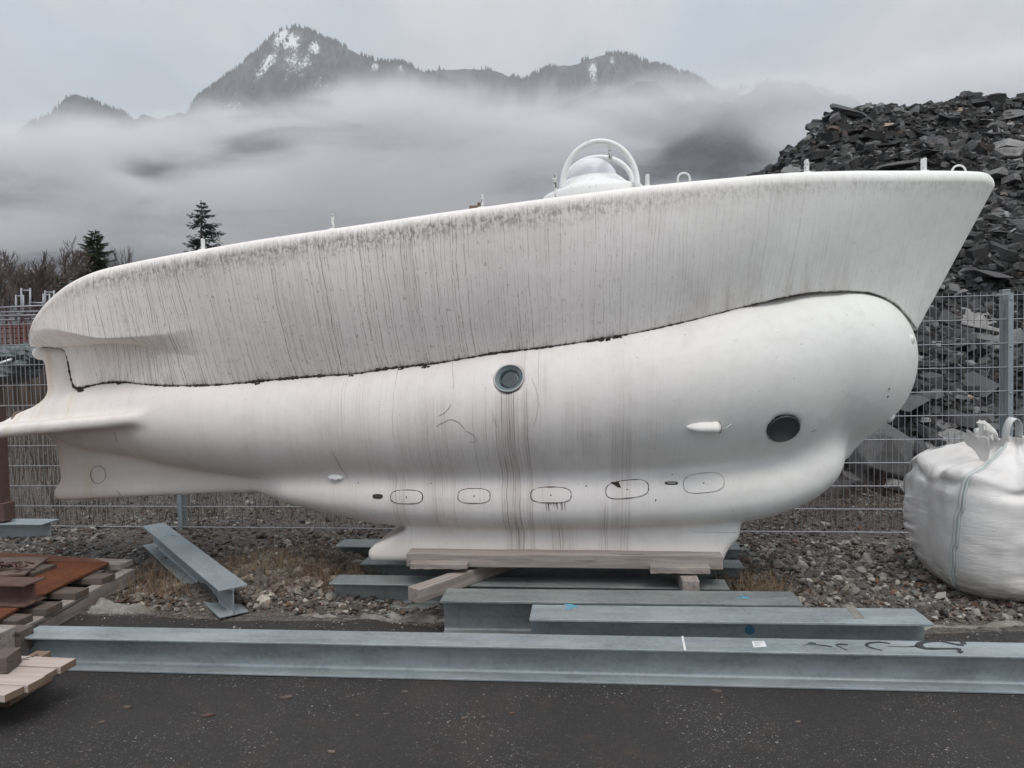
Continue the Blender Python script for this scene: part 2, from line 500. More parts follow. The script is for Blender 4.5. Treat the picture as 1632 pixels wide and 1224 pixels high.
def galv(name, c0, c1, warm=0.0):
    m, g, b = mat(name, rough=0.5, metal=0.4)
    p = g.obj()
    sp = g.vor(p, 55, 'F1', 'Color'); sv, _, _ = g.sep(sp)
    n = g.noise(g.mapv(p, (0.6, 2, 2)), 4, 6, 0.65)
    f = g.noise(p, 45, 4, 0.7)
    col = g.mix(g.sstep(0.3, 0.7, n), c0, c1)
    col = g.mix(sv * 0.3, col, tuple(c * 1.35 for c in c1))
    _, _, zz_ = g.sep(p); wt = g.sstep(0.52, 0.66, g.noise(g.mapv(p, (1.5, 6, 16)), 2.0, 5, 0.7, .4))
    col = g.mix(wt * 0.45, col, (0.36, 0.375, 0.36))
    scr = g.sstep(0.70, 0.74, g.noise(g.mapv(p, (0.8, 30, 30)), 2.5, 4, 0.6))
    col = g.mix(scr * 0.5, col, (0.10, 0.105, 0.105))
    col = g.mix(g.sstep(0.60, 0.72, f) * 0.35, col, (0.40, 0.43, 0.43))
    dirt = g.sstep(0.55, 0.75, g.noise(g.mapv(p, (0.5, 2.5, 2.5)), 2.2, 5, 0.65, 0.3))
    col = g.mix(dirt * (0.30 + warm), col, (0.145, 0.13, 0.105))
    g.put(b.inputs['Base Color'], col)
    g.put(b.inputs['Roughness'], g.mr(n, 0.3, 0.7, 0.38, 0.55))
    g.put(b.inputs['Normal'], g.bump(f, 0.0015, 0.25))
    return m
M_GALV = galv('galvanised_steel', (0.235, 0.27, 0.285), (0.36, 0.405, 0.425))
M_GALV2 = galv('galvanised_steel_dull', (0.18, 0.20, 0.197), (0.28, 0.305, 0.30), 0.3)
M_WIRE, g, b = mat('fence_wire', (0.30, 0.31, 0.33), 0.5, 0.5)
M_POST, g, b = mat('fence_post_steel', rough=0.5, metal=0.4)
p = g.obj(); n = g.noise(p, 16, 4, 0.6)
g.put(b.inputs['Base Color'], g.mix(n, (0.22, 0.26, 0.28), (0.36, 0.41, 0.43)))

def rust(name, c0, c1, c2, sc=6):
    m, g, b = mat(name, rough=0.85)
    p = g.obj(); n = g.noise(p, sc, 6, 0.65); f = g.noise(p, sc * 9, 4, 0.7)
    col = g.mix(g.sstep(0.35, 0.65, n), c0, c1)
    col = g.mix(g.sstep(0.5, 0.7, f) * 0.6, col, c2)
    g.put(b.inputs['Base Color'], col); g.put(b.inputs['Normal'], g.bump(f, 0.003, 0.6))
    return m
M_RUST = rust('orange_rust', (0.17, 0.055, 0.022), (0.11, 0.038, 0.018), (0.24, 0.085, 0.035))
M_RUSTD = rust('brown_rust', (0.085, 0.045, 0.036), (0.12, 0.07, 0.058), (0.05, 0.028, 0.022))
M_RUSTP = rust('dull_rust_plate', (0.14, 0.10, 0.08), (0.18, 0.13, 0.105), (0.09, 0.06, 0.045))

def wood(name, c0, c1, c2, axis='X'):
    m, g, b = mat(name, rough=0.85)
    p = g.obj()
    sc = (1.2, 22, 22) if axis == 'X' else (22, 1.2, 22)
    n = g.noise(g.mapv(p, sc), 1.6, 6, 0.65, 0.6)
    k = g.noise(p, 3.0, 4, 0.6)
    col = g.mix(g.sstep(0.3, 0.7, n), c0, c1)
    col = g.mix(g.sstep(0.55, 0.72, n * 0.6 + k * 0.4) * 0.7, col, c2)
    crack = g.sstep(0.615, 0.66, g.noise(g.mapv(p, (sc[0] * .7, sc[1], sc[2])), 1.1, 4, 0.6, 0.3))
    col = g.mix(crack * 0.75, col, tuple(c * 0.35 for c in c2))
    g.put(b.inputs['Base Color'], col); g.put(b.inputs['Normal'], g.bump(n, 0.004, 0.5))
    return m
M_WOODG = wood('weathered_timber', (0.20, 0.17, 0.155), (0.35, 0.305, 0.28), (0.11, 0.08, 0.065))
M_WOODGY = wood('weathered_timber_lengthwise', (0.235, 0.20, 0.17), (0.32, 0.27, 0.235), (0.15, 0.11, 0.09), 'Y')
M_WOODD = wood('dark_wet_timber', (0.085, 0.062, 0.05), (0.13, 0.10, 0.085), (0.05, 0.036, 0.03))
M_WOODN = wood('pale_new_board', (0.36, 0.295, 0.26), (0.47, 0.395, 0.36), (0.20, 0.145, 0.115))
M_WOODE = wood('sawn_board_end', (0.155, 0.10, 0.07), (0.21, 0.145, 0.10), (0.07, 0.043, 0.03))

# asphalt
m, g, b = mat('asphalt', rough=0.85)
p = g.obj()
big = g.noise(p, 0.8, 5, 0.6); md = g.noise(p, 7, 5, 0.65)
v1 = g.vor(p, 150, 'F1', 'Color'); vr, vg, vb = g.sep(v1); vd = g.vor(p, 150, 'F1', 'Distance')
v2 = g.vor(p, 70, 'F1', 'Color'); wr, wg, wb = g.sep(v2); wd = g.vor(p, 70, 'F1', 'Distance')
col = g.mix(g.sstep(0.3, 0.7, big), (0.013, 0.0115, 0.011), (0.025, 0.022, 0.021))
col = g.mix(g.sstep(0.52, 0.72, md) * 0.6, col, (0.044, 0.028, 0.021))
stn = g.sstep(0.50, 0.66, g.noise(p, 0.55, 6, 0.68, .5))
col = g.mix(stn * 0.5, col, (0.050, 0.041, 0.035))
drk = g.sstep(0.56, 0.7, g.noise(g.mapv(p, (1, 1.6, 1), (5, 2, 0)), 1.1, 6, 0.7, .4))
col = g.mix(drk * 0.55, col, (0.009, 0.008, 0.008))
col = g.mix(vr * 0.5, col, (0.038, 0.035, 0.034))
den_ = g.sstep(0.32, 0.66, g.noise(p, 1.7, 4, 0.6))
s1 = g.sstep(0.84, 0.92, vg) * g.sstep(0.50, 0.30, vd) * (0.28 + den_ * den_ * 1.1)
s2 = g.sstep(0.925, 0.97, wg) * g.sstep(0.42, 0.26, wd) * (0.22 + den_ * den_ * 1.2) * (0.35 + wr)
col = g.mix((s1 * 0.75).clamp(), col, (0.20, 0.19, 0.18))
col = g.mix((s2 * 0.8).clamp(), col, (0.27, 0.255, 0.235))
g.put(b.inputs['Base Color'], col)
g.put(b.inputs['Normal'], g.bump(vd * -0.6 + md * 0.5 + wd * -0.3, 0.006, 0.7)); M_ASPH = m

# gravel bed and stones
m, g, b = mat('gravel_bed', rough=0.95)
p = g.obj()
big = g.noise(p, 0.9, 5, 0.6); v1 = g.vor(p, 38, 'F1', 'Color'); vr, vg, vb = g.sep(v1); vd = g.vor(p, 38)
col = g.mix(g.sstep(0.3, 0.7, big), (0.040, 0.032, 0.028), (0.075, 0.062, 0.054))
col = g.mix(vr * 0.6, col, (0.17, 0.155, 0.14))
g.put(b.inputs['Base Color'], col); g.put(b.inputs['Normal'], g.bump(vd * -1.0, 0.02, 0.8)); M_BED = m
m, g, b = mat('stones', rough=0.9)
p = g.obj(); n = g.noise(p, 55, 4, 0.65)
g.put(b.inputs['Base Color'], g.mix(1.0, g.attr('Col'), g.ramp(n, [(0.2, 0.7), (0.8, 1.25)]), 'MULTIPLY'))
g.put(b.inputs['Normal'], g.bump(n, 0.006, 0.5)); M_STONE = m
m, g, b = mat('slate', rough=0.75)
p = g.obj(); n = g.noise(p, 5, 6, 0.7); f = g.noise(p, 40, 4, 0.7); r = g.rnd()
col = g.ramp(r, [(0.0, (0.03, 0.03, 0.032)), (0.25, (0.06, 0.059, 0.06)), (0.45, (0.12, 0.118, 0.117)), (0.68, (0.20, 0.197, 0.192)), (0.92, (0.30, 0.295, 0.285)), (1.0, (0.16, 0.125, 0.10))])
col = g.mix(g.sstep(0.35, 0.7, n) * 0.6, col, (0.045, 0.043, 0.044))
col = g.mix(g.sstep(0.58, 0.75, f) * 0.4, col, (0.19, 0.185, 0.18))
g.put(b.inputs['Base Color'], col); g.put(b.inputs['Normal'], g.bump(n + f * 0.3, 0.04, 0.6)); M_SLATE = m
m, g, b = mat('slate_chips', rough=0.8)
p = g.obj(); f = g.noise(p, 14, 5, 0.7)
g.put(b.inputs['Base Color'], g.mix(1.0, g.attr('Col'), g.ramp(f, [(0.25, 0.6), (0.75, 1.4)]), 'MULTIPLY'))
g.put(b.inputs['Normal'], g.bump(f, 0.02, 0.6)); M_CHIPS = m
m, g, b = mat('heap_fines', rough=0.95)
p = g.obj(); f = g.noise(p, 9, 6, 0.7); v = g.vor(p, 7)
g.put(b.inputs['Base Color'], g.ramp(f, [(0.25, (0.012, 0.012, 0.013)), (0.75, (0.055, 0.051, 0.049))]))
g.put(b.inputs['Normal'], g.bump(f + v * -0.6, 0.12, 0.9)); M_FINES = m
m, g, b = mat('broken_concrete', rough=0.95)
p = g.obj(); f = g.noise(p, 25, 6, 0.7); v = g.noise(p, 4, 4, 0.6)
g.put(b.inputs['Base Color'], g.mix(g.sstep(0.4, 0.65, v), g.ramp(f, [(0.3, (0.16, 0.15, 0.135)), (0.7, (0.34, 0.33, 0.30))]), (0.16, 0.14, 0.12)))
g.put(b.inputs['Normal'], g.bump(f, 0.02, 0.8)); M_CONC = m

# vegetation
def veg(name, c0, c1, rough=0.85):
    m, g, b = mat(name, rough=rough, spec=0.25)
    p = g.obj(); n = g.noise(p, 1.5, 4, 0.7)
    g.put(b.inputs['Base Color'], g.mix(1.0, g.mix(g.sstep(0.35, 0.65, n), c0, c1), g.attr('Col'), 'MULTIPLY'))
    return m
M_NEEDLE = veg('spruce_needles', (0.020, 0.030, 0.024), (0.035, 0.045, 0.035))
M_PINE = veg('pine_needles', (0.028, 0.046, 0.022), (0.07, 0.085, 0.042))
M_BARK, g, b = mat('bark', rough=0.9)
p = g.obj(); n = g.noise(g.mapv(p, (6, 6, 1)), 4, 5, 0.7)
g.put(b.inputs['Base Color'], g.mix(n, (0.035, 0.028, 0.024), (0.11, 0.092, 0.082)))
M_TWIG, g, b = mat('bare_twigs', (0.085, 0.066, 0.058), 0.9)
M_WEED = veg('dry_weeds_stalks', (0.27, 0.20, 0.13), (0.17, 0.12, 0.085))
M_BRUSH = veg('brush_stalks', (0.105, 0.075, 0.060), (0.06, 0.042, 0.034))

# bag
m, g, b = mat('woven_polypropylene', rough=0.6, spec=0.3)
p = g.obj(); x, y, z = g.sep(p)
n = g.noise(p, 2.2, 5, 0.6); f = g.noise(g.mapv(p, (1, 1, 7)), 6, 5, 0.65, 0.5)
wv = g.noise(g.mapv(p, (150, 150, 20)), 1.0, 2, 0.5)
col = g.mix(g.sstep(0.35, 0.7, n), (0.72, 0.705, 0.69), (0.62, 0.60, 0.585))
low = g.sstep(0.32, 0.0, z)
col = g.mix((low * g.sstep(0.3, 0.6, f) * 0.75).clamp(), col, (0.19, 0.16, 0.12))
col = g.mix((g.sstep(0.54, 0.72, f) * 0.22).clamp(), col, (0.36, 0.34, 0.31))
g.put(b.inputs['Base Color'], col)
g.put(b.inputs['Normal'], g.bump(f * g.sstep(0.42, 0.66, g.noise(p, 3.1, 3, 0.5)) + wv * 0.07, 0.010, 0.45)); M_BAG = m
M_STRAP, g, b = mat('bag_strap', rough=0.65)
p = g.obj(); n = g.noise(p, 22, 4, 0.6)
g.put(b.inputs['Base Color'], g.mix(n, (0.56, 0.57, 0.55), (0.68, 0.685, 0.67)))
M_PIPING, g, b = mat('bag_piping', rough=0.7)
p = g.obj(); n = g.noise(p, 60, 3, 0.6)
g.put(b.inputs['Base Color'], g.mix(n, (0.33, 0.37, 0.36), (0.50, 0.53, 0.52)))

M_BLUEP, g, b = mat('blue_spray_paint', (0.09, 0.30, 0.40), 0.6)
M_BLUED, g, b = mat('dark_blue_spray_paint', (0.045, 0.16, 0.27), 0.6)
M_BLACKP, g, b = mat('black_spray_paint', (0.03, 0.033, 0.036), 0.6)
M_STICK, g, b = mat('white_sticker', (0.66, 0.67, 0.67), 0.5)
M_GREY, g, b = mat('grey_print', (0.30, 0.30, 0.30), 0.6)

m, g, b = mat('dead_meadow', rough=0.95)
p = g.obj(); n = g.noise(p, 0.5, 6, 0.7); f = g.noise(p, 4, 5, 0.7)
g.put(b.inputs['Base Color'], g.mix(g.sstep(.3, .7, n * .5 + f * .5), (0.05, 0.037, 0.031), (0.11, 0.085, 0.07))); g.put(b.inputs['Normal'], g.bump(f, .15, .8)); M_BRUSHG = m


# ================================================================== the submarine
YS = 5.20                                   # centre plane of the hull
SUB = Vector((0.0, YS, 0.26))

def pchip(xs, ys, q):
    xs = np.asarray(xs, float); ys = np.asarray(ys, float)
    h = np.diff(xs); dl = np.diff(ys) / h
    m = np.zeros_like(ys)
    m[1:-1] = np.where(dl[:-1] * dl[1:] > 0, 2 * dl[:-1] * dl[1:] / np.where(dl[:-1] + dl[1:] == 0, 1, dl[:-1] + dl[1:]), 0)
    m[0], m[-1] = dl[0], dl[-1]
    q = np.clip(q, xs[0], xs[-1])
    i = np.clip(np.searchsorted(xs, q) - 1, 0, len(h) - 1)
    t = (q - xs[i]) / h[i]
    return ((1 + 2 * t) * (1 - t) ** 2 * ys[i] + t * (1 - t) ** 2 * h[i] * m[i] + t * t * (3 - 2 * t) * ys[i + 1] + t * t * (t - 1) * h[i] * m[i + 1])

def smin(a, b, k):
    h = np.clip(0.5 + 0.5 * (b - a) / k, 0, 1)
    return b + (a - b) * h - k * h * (1 - h)

def smax(a, b, k): return -smin(-a, -b, k)

def table(rows):
    X, Z, R = [], [], []
    for a, c, r in rows:
        p = py(a, c, YS); X.append(p[0]); Z.append(p[2]); R.append(abs(py(a, c + r, YS)[2] - p[2]))
    return np.array(X), np.array(Z), np.array(R)

BODY = table([(8, 676, 2), (16, 675, 8), (30, 673, 14), (60, 669, 22), (110, 665, 38), (135, 664, 49), (200, 663, 60), (300, 669, 75), (450, 674, 89), (600, 670, 103),
              (750, 660, 113), (850, 648, 119), (1000, 630, 127), (1150, 609, 133), (1250, 590, 131), (1320, 570, 114)])
LOBE = table([(370, 772, 2), (400, 771, 9), (430, 770, 15), (500, 773, 31), (560, 776, 42), (640, 780, 51), (800, 784, 55), (950, 784, 55),
              (1100, 780, 53), (1200, 770, 52), (1270, 752, 46), (1305, 739, 35), (1326, 729, 21), (1337, 724, 4)])
NOSE_C = py(1320, 570, YS)
NOSE_RX = py(1454, 560, YS)[0] - NOSE_C[0]
NOSE_RZ = BODY[2][-1]

def poly2(pts, Y): return np.array([[py(a, b, Y)[0], py(a, b, Y)[2]] for a, b in pts])

def poly_sdf(P, x, z):
    n = len(P); d = np.full(x.shape, 1e9); s = np.ones(x.shape)
    for i in range(n):
        a, b = P[i], P[i - 1]
        ex, ez = b - a
        wx, wz = x - a[0], z - a[1]
        t = np.clip((wx * ex + wz * ez) / (ex * ex + ez * ez), 0, 1)
        d = np.minimum(d, (wx - ex * t) ** 2 + (wz - ez * t) ** 2)
        c1 = z >= a[1]; c2 = z < b[1]; c3 = ex * wz > ez * wx
        s = np.where((c1 & c2 & c3) | (~c1 & ~c2 & ~c3), -s, s)
    return s * np.sqrt(d)

KEEL = poly2([(590, 892), (586, 886), (587, 877), (596, 868), (618, 858), (641, 848), (653, 838), (655, 800), (700, 780), (1100, 780), (1170, 800),
              (1181, 838), (1179, 858), (1162, 875), (1149, 890)], YS - 0.28)
KEEL[-1, 1] = KEEL[0, 1] = 0.272
KEEL[-1, 1] = 0.265
RUD = poly2([(66, 557), (109, 556), (117, 572), (122, 612), (160, 640), (150, 668), (48, 668), (61, 655), (70, 640), (72, 620), (70, 600), (67, 578)], YS - 0.05)
FIN = poly2([(83, 690), (88, 735), (93, 772), (96, 791), (130, 793), (300, 782), (395, 775), (440, 765), (440, 700), (120, 676)], YS - 0.06)
CAPA, CAPB = py(63, 563, YS), py(108, 562, YS)
BEADA, BEADB = py(99, 785, YS - .04), py(390, 772, YS - .04)
ZF = 1.285
_a = pz(262, 664, ZF)
_t1 = py(0, 688, 4.56)
def fin_z(x): return ZF + (_t1[2] - ZF) * (x - _a[0]) / (_t1[0] - _a[0])
FINP = np.array([[_a[0] + .05, YS], [_a[0] + .02, 4.90], [-3.35, 4.71], [-3.7, 4.62], [_t1[0], 4.56], [-4.7, 4.52], [-4.78, 4.60], [-4.78, YS]])

def cap_sdf(A, B, r, x, y, z):
    A, B = np.asarray(A), np.asarray(B); ab = B - A
    t = np.clip(((x - A[0]) * ab[0] + (y - A[1]) * ab[1] + (z - A[2]) * ab[2]) / ab.dot(ab), 0, 1)
    return np.sqrt((x - A[0] - t * ab[0]) ** 2 + (y - A[1] - t * ab[1]) ** 2 + (z - A[2] - t * ab[2]) ** 2) - r

HOLES = []

def sdf_low(x, y, z, holes=True):
    x, y, z = np.broadcast_arrays(x, y, z)
    u = y - YS
    # tapered round body and nose
    zc = pchip(BODY[0], BODY[1], x); r = np.maximum(pchip(BODY[0], BODY[2], x), 1e-3)
    rz_ = r * (1 + 0.17 * smst(0.75, NOSE_C[0], x) * (z < zc))
    q = np.sqrt((u / (r * (1.16 - 0.10 * smst(0.2, 1.3, x)))) ** 2 + ((z - zc) / rz_) ** 2)
    fb = np.maximum((q - 1) * r, BODY[0][0] - x)
    en = 2.05
    rzn = np.where(z < NOSE_C[2], NOSE_RZ * 1.17, NOSE_RZ)
    qn = (np.abs((x - NOSE_C[0]) / NOSE_RX) ** en + np.abs(u / (NOSE_RZ * 1.06)) ** en + np.abs((z - NOSE_C[2]) / rzn) ** en) ** (1 / en)
    fn = (qn - 1) * NOSE_RZ
    f = np.where(x < NOSE_C[0], fb, fn)
    # ballast lobe
    zl = pchip(LOBE[0], LOBE[1], x); rl = np.maximum(pchip(LOBE[0], LOBE[2], x), 1e-3)
    ry = np.minimum(rl * 2.6, 0.455 * np.sqrt(np.clip(rl / 0.255, 0, 1)))
    e2 = 2.3
    ql = (np.abs(u / np.maximum(ry, 1e-3)) ** e2 + np.abs((z - zl) / rl) ** e2) ** (1 / e2)
    fl = np.maximum((ql - 1) * rl, np.maximum(LOBE[0][0] - x, x - LOBE[0][-1]))
    f = smin(f, fl, 0.075 + 0.16 * smst(0.9, 1.5, x))
    # keel, lower fin, rudder, tail planes
    fk = smax(poly_sdf(KEEL, x, z), np.abs(u) - 0.30, 0.035)
    f = smin(f, fk, 0.025)
    ff = smax(poly_sdf(FIN, x, z), np.abs(u) - 0.055, 0.05)
    ff = smin(ff, cap_sdf(BEADA, BEADB, 0.052, x, y, z), 0.06)
    f = smin(f, ff, 0.06)
    fr = smax(poly_sdf(RUD, x, z), np.abs(u) - 0.055, 0.05)
    fr = smin(fr, cap_sdf(CAPA, CAPB, 0.052, x, y, z), 0.04)
    f = smin(f, fr, 0.08)
    ft = smax(poly_sdf(FINP, x, YS - np.abs(u)), np.abs(z - fin_z(x)) - 0.044, 0.045)
    f = smin(f, ft, 0.045)
    if holes:
        for c, nrm, rr, dep in HOLES:
            px_, py_, pz_ = x - c[0], y - c[1], z - c[2]
            h = px_ * nrm[0] + py_ * nrm[1] + pz_ * nrm[2]
            d = np.sqrt(np.maximum(px_ ** 2 + py_ ** 2 + pz_ ** 2 - h * h, 0))
            f = np.maximum(f, -np.maximum(d - rr, np.abs(h) - dep))
    return f

def hit(a, b, y0=3.6, y1=6.0, n=500):
    d = ray(a, b); d = d / d[1]
    ts = np.linspace(y0, y1, n)
    P = CC[None] + ts[:, None] * d[None]
    f = sdf_low(P[:, 0], P[:, 1], P[:, 2], False)
    k = np.where(f < 0)[0]
    if len(k) == 0 or k[0] == 0: return None
    k = k[0]; t = ts[k - 1] + (ts[k] - ts[k - 1]) * f[k - 1] / (f[k - 1] - f[k])
    return CC + t * d

def surf(X, Z):
    """near surface y of the lower hull over arrays X, Z"""
    X = np.atleast_1d(np.asarray(X, float)); Z = np.atleast_1d(np.asarray(Z, float))
    ts = np.linspace(YS - 0.95, YS, 300)
    F = sdf_low(X[:, None], ts[None], Z[:, None], False)
    neg = F < 0; k = np.argmax(neg, 1); ok = neg.any(1) & (k > 0); k = np.clip(k, 1, None)
    i = np.arange(len(X)); fa, fb_ = F[i, k - 1], F[i, k]
    t = ts[k - 1] + (ts[k] - ts[k - 1]) * fa / (fa - fb_ + 1e-12)
    return np.where(ok, t, YS)

def normal_at(p, e=0.012):
    def s(a, b, c): return float(sdf_low(np.array([a]), np.array([b]), np.array([c]), False)[0])
    n = np.array([s(p[0] + e, p[1], p[2]) - s(p[0] - e, p[1], p[2]), s(p[0], p[1] + e, p[2]) - s(p[0], p[1] - e, p[2]), s(p[0], p[1], p[2] + e) - s(p[0], p[1], p[2] - e)])
    return n / np.linalg.norm(n)

def surface_net(f, org, h):
    s = f < 0
    nx, ny, nz = f.shape
    cs = np.zeros((nx - 1, ny - 1, nz - 1), np.int8)
    for a in (0, 1):
        for b in (0, 1):
            for c in (0, 1):
                cs += s[a:nx - 1 + a, b:ny - 1 + b, c:nz - 1 + c]
    act = (cs > 0) & (cs < 8)
    idx = -np.ones(act.shape, np.int64); I, J, K = np.where(act); idx[I, J, K] = np.arange(len(I))
    acc = np.zeros((len(I), 3)); cnt = np.zeros(len(I))
    cor = [(a, b, c) for a in (0, 1) for b in (0, 1) for c in (0, 1)]
    for p in cor:
        for ax in range(3):
            if p[ax]: continue
            q = list(p); q[ax] = 1
            fa = f[I + p[0], J + p[1], K + p[2]]; fb_ = f[I + q[0], J + q[1], K + q[2]]
            m = (fa < 0) != (fb_ < 0)
            t = np.where(m, fa / np.where(m, fa - fb_, 1), 0)
            for k in range(3):
                acc[:, k] += np.where(m, p[k] + (t if k == ax else 0), 0)
            cnt += m
    verts = (acc / cnt[:, None] + np.stack([I, J, K], 1)) * h + np.asarray(org)
    faces = []
    for ax in range(3):
        A = [slice(None)] * 3; B = [slice(None)] * 3
        A[ax] = slice(0, -1); B[ax] = slice(1, None)
        sa, sb = s[tuple(A)], s[tuple(B)]
        m = sa != sb
        P = np.array(np.where(m)).T
        o1, o2 = [k for k in range(3) if k != ax]
        ok = (P[:, o1] > 0) & (P[:, o2] > 0) & (P[:, o1] < f.shape[o1] - 1) & (P[:, o2] < f.shape[o2] - 1)
        P = P[ok]; fl = sa[m][ok]
        def at(d1, d2):
            Q = P.copy(); Q[:, o1] -= d1; Q[:, o2] -= d2
            return idx[Q[:, 0], Q[:, 1], Q[:, 2]]
        quad = np.stack([at(1, 1), at(0, 1), at(0, 0), at(1, 0)], 1)
        flip = fl if ax != 1 else ~fl
        faces.append(np.where(flip[:, None], quad, quad[:, ::-1]))
    return verts, np.concatenate(faces)

sub = empty('submarine', SUB)
tag(sub, 'white dirt-streaked miniature submarine with round portholes, propped on timbers and steel beams', 'submarine')
SL = np.array(SUB)

def sub_mesh(name, v, f, m, parent=None, uv=None, smooth=True):
    return link(name, np_mesh(name, np.asarray(v) - SL, f, uv=uv), m, parent or sub, smooth=smooth)

def sub_mb(mb, name, m, parent=None, smooth=True, bevel=0.0):
    mb.v = [tuple(np.array(v) - SL) for v in mb.v]
    return mb.build(name, m, parent or sub, smooth, bevel)

# porthole holes first, so that the hull is really open there
PORT = []
for a, b, rpx in ((811, 602.5, 23.5), (1249, 684, 23.8)):
    p = hit(a, b); n = normal_at(p)
    PORT.append((p, n, rpx * p[1] / FPX * 1.02))
    HOLES.append((p, n, PORT[-1][2] * 0.97, 0.085))

H_ = 0.02
gx = np.arange(-5.36, 2.16, H_); gy = np.arange(YS - 1.06, YS + 1.061, H_); gz = np.arange(0.2, 2.2, H_)
vals = np.empty((len(gx), len(gy), len(gz)), np.float32)
for i0 in range(0, len(gx), 60):
    vals[i0:i0 + 60] = sdf_low(gx[i0:i0 + 60, None, None], gy[None, :, None], gz[None, None, :])
hv, hf = surface_net(vals, (gx[0], gy[0], gz[0]), H_)
lower = sub_mesh('pressure_hull', hv, hf, M_LOW)
sm = lower.modifiers.new('smooth', 'SMOOTH'); sm.factor = 0.5; sm.iterations = 3
del vals

# ---- upper hull, a ruled shell from the seam to the deck edge
DECK = [(45, 530), (47, 513), (60, 490), (80, 468), (110, 446), (150, 429), (200, 417), (250, 407), (311, 396), (403, 380), (524, 362), (600, 351), (700, 336),
        (780, 325), (868, 313), (950, 302.5), (1022, 293.5), (1106, 285), (1160, 280), (1225, 274), (1291, 270), (1389, 268), (1487, 268), (1540, 268.5), (1569, 270), (1580, 273), (1585, 279), (1586.5, 290)]
SEAM = [(45, 545), (50, 550), (57, 552), (75, 553), (104, 555), (112, 559), (116, 575), (120, 605), (124, 617), (130, 620), (141, 617), (170, 610.6), (196, 609), (222, 612), (275, 615),
        (314, 614.6), (366, 612), (418, 607), (500, 600), (561, 596), (622, 587), (684, 580.4), (745, 570.6), (789, 563), (843, 556.7), (900, 549.3), (960, 540), (1000, 533),
        (1100, 511), (1186, 489), (1258, 472.5), (1301, 466), (1340, 464), (1378, 466), (1407, 474), (1428, 486), (1444, 503), (1457, 520), (1462, 528)]
XS0, XS1 = py(45, 530, YS)[0], py(1586.5, 285, YS)[0]
WMAX = 0.575

def planform(X):
    a = np.clip((X - XS0) / 1.15, 0, 1); b_ = np.clip((X - 0.1) / (XS1 - 0.1), 0, 1)
    st = (1 - (1 - a) ** 2.2) ** 0.5
    bo = (1 - b_ ** 2.1) ** 0.62
    return WMAX * st * bo * (1 - 0.24 * (1 - smst(-3.4, -1.0, X))) + 0.004

def deck_pt(a):
    b_ = pchip([q[0] for q in DECK], [q[1] for q in DECK], np.array([a]))[0]
    Y = YS - 0.4
    for _ in range(12):
        p = py(a, b_, Y); Y = 0.5 * Y + 0.5 * (YS - planform(p[0]))
    p = py(a, b_, Y); return np.array([p[0], Y, p[2]])

def proj(p):
    q_ = CR.T @ (np.asarray(p) - CC); return IW / 2 + FPX * q_[0] / -q_[2], IH / 2 - FPX * q_[1] / -q_[2]
sx = [q[0] for q in SEAM]; sy = [q[1] for q in SEAM]
def seam_y(c): return float(np.interp(c, sx, sy) if c < 140 else pchip(sx, sy, np.array([c]))[0])
def deck_y(a): return float(pchip([q[0] for q in DECK], [q[1] for q in DECK], np.array([a]))[0])
# stern tip: move it until the outline seen from the camera ends where it should
X200 = None
for _ in range(6):
    tt = np.linspace(XS0, XS0 + 1.2, 60)
    lo = min(proj((q, YS - planform(q), 1.95))[0] for q in tt)
    XS0 += (45 - lo) * 0.0045
tt = np.linspace(XS0, XS0 + 1.2, 120); XMIN = tt[int(np.argmin([proj((q, YS - planform(q), 1.95))[0] for q in tt]))]
def deck_at_X(X):
    Y = YS - planform(X); z = 2.0
    for _ in range(4):
        a = max(45.5, proj((X, Y, z))[0]) if X > XMIN else 45.5; z = py(a, deck_y(a), Y)[2]
    return np.array([X, Y, z])
T200 = deck_pt(200); h200 = hit(200, seam_y(200))
stat = []                                   # (c, T, B, ws)
h130 = hit(132, seam_y(132)); w130 = max(0.05, YS - h130[1])
tan_x = None
for u in 1 - np.cos(np.linspace(0, math.pi / 2, 46)):
    X = XS0 + (T200[0] - XS0) * u
    T = deck_at_X(X)
    if abs(u - 1) < 1e-6: continue
    XB = X + (h200[0] - T200[0]) * u ** 1.5
    cb = proj((XB, YS - 0.10, 1.72))[0]
    stat.append((cb, T, XB))
rows = []
for cb, T, XB in stat:
    rows.append([cb, T, None, XB])
# finer stations round the notch
cbs = np.array([q[0] for q in rows]); 
extra = []
for cb in np.linspace(104, 136, 30):
    f_ = np.interp(cb, cbs, np.arange(len(cbs))); i_ = min(int(f_), len(cbs) - 2); w_ = f_ - i_
    extra.append([cb, rows[i_][1] * (1 - w_) + rows[i_ + 1][1] * w_, None, rows[i_][3] * (1 - w_) + rows[i_ + 1][3] * w_])
rows = sorted(rows + extra, key=lambda q: q[3])
for r_ in rows:
    cb, T, _, XB = r_
    b_ = seam_y(max(cb, 46)); ws = w130
    if cb > 132:
        h = hit(cb, b_)
        if h is not None: ws = min(YS - h[1], 0.3)
    wT = YS - T[1]; ws = min(ws, wT * .9)
    p_ = py(max(cb, 46), b_, YS - ws); r_[2] = np.array([XB, YS - ws - .004, p_[2]])
cs2 = np.concatenate([np.linspace(200, 340, 40), np.linspace(344, 1250, 150), 1250 + 211 * np.sin(np.linspace(0.02, math.pi / 2, 60))])
for c in cs2:
    b_ = seam_y(c); T = deck_pt(c + 124.5 * (max(0, c - 420) / 1042) ** 1.6)
    h = hit(c, b_); wh = YS - h[1] if h is not None else 0.0
    wmin = 0.79 * (YS - T[1]) * smst(1000, 1250, c)
    rows.append([c, T, np.array([0, YS - max(wh + .005, wmin), 0]), None])
yb = np.array([r_[2][1] for r_ in rows]); k_ = np.ones(7) / 7
ys_ = np.convolve(np.pad(yb, 3, mode='edge'), k_, 'valid')
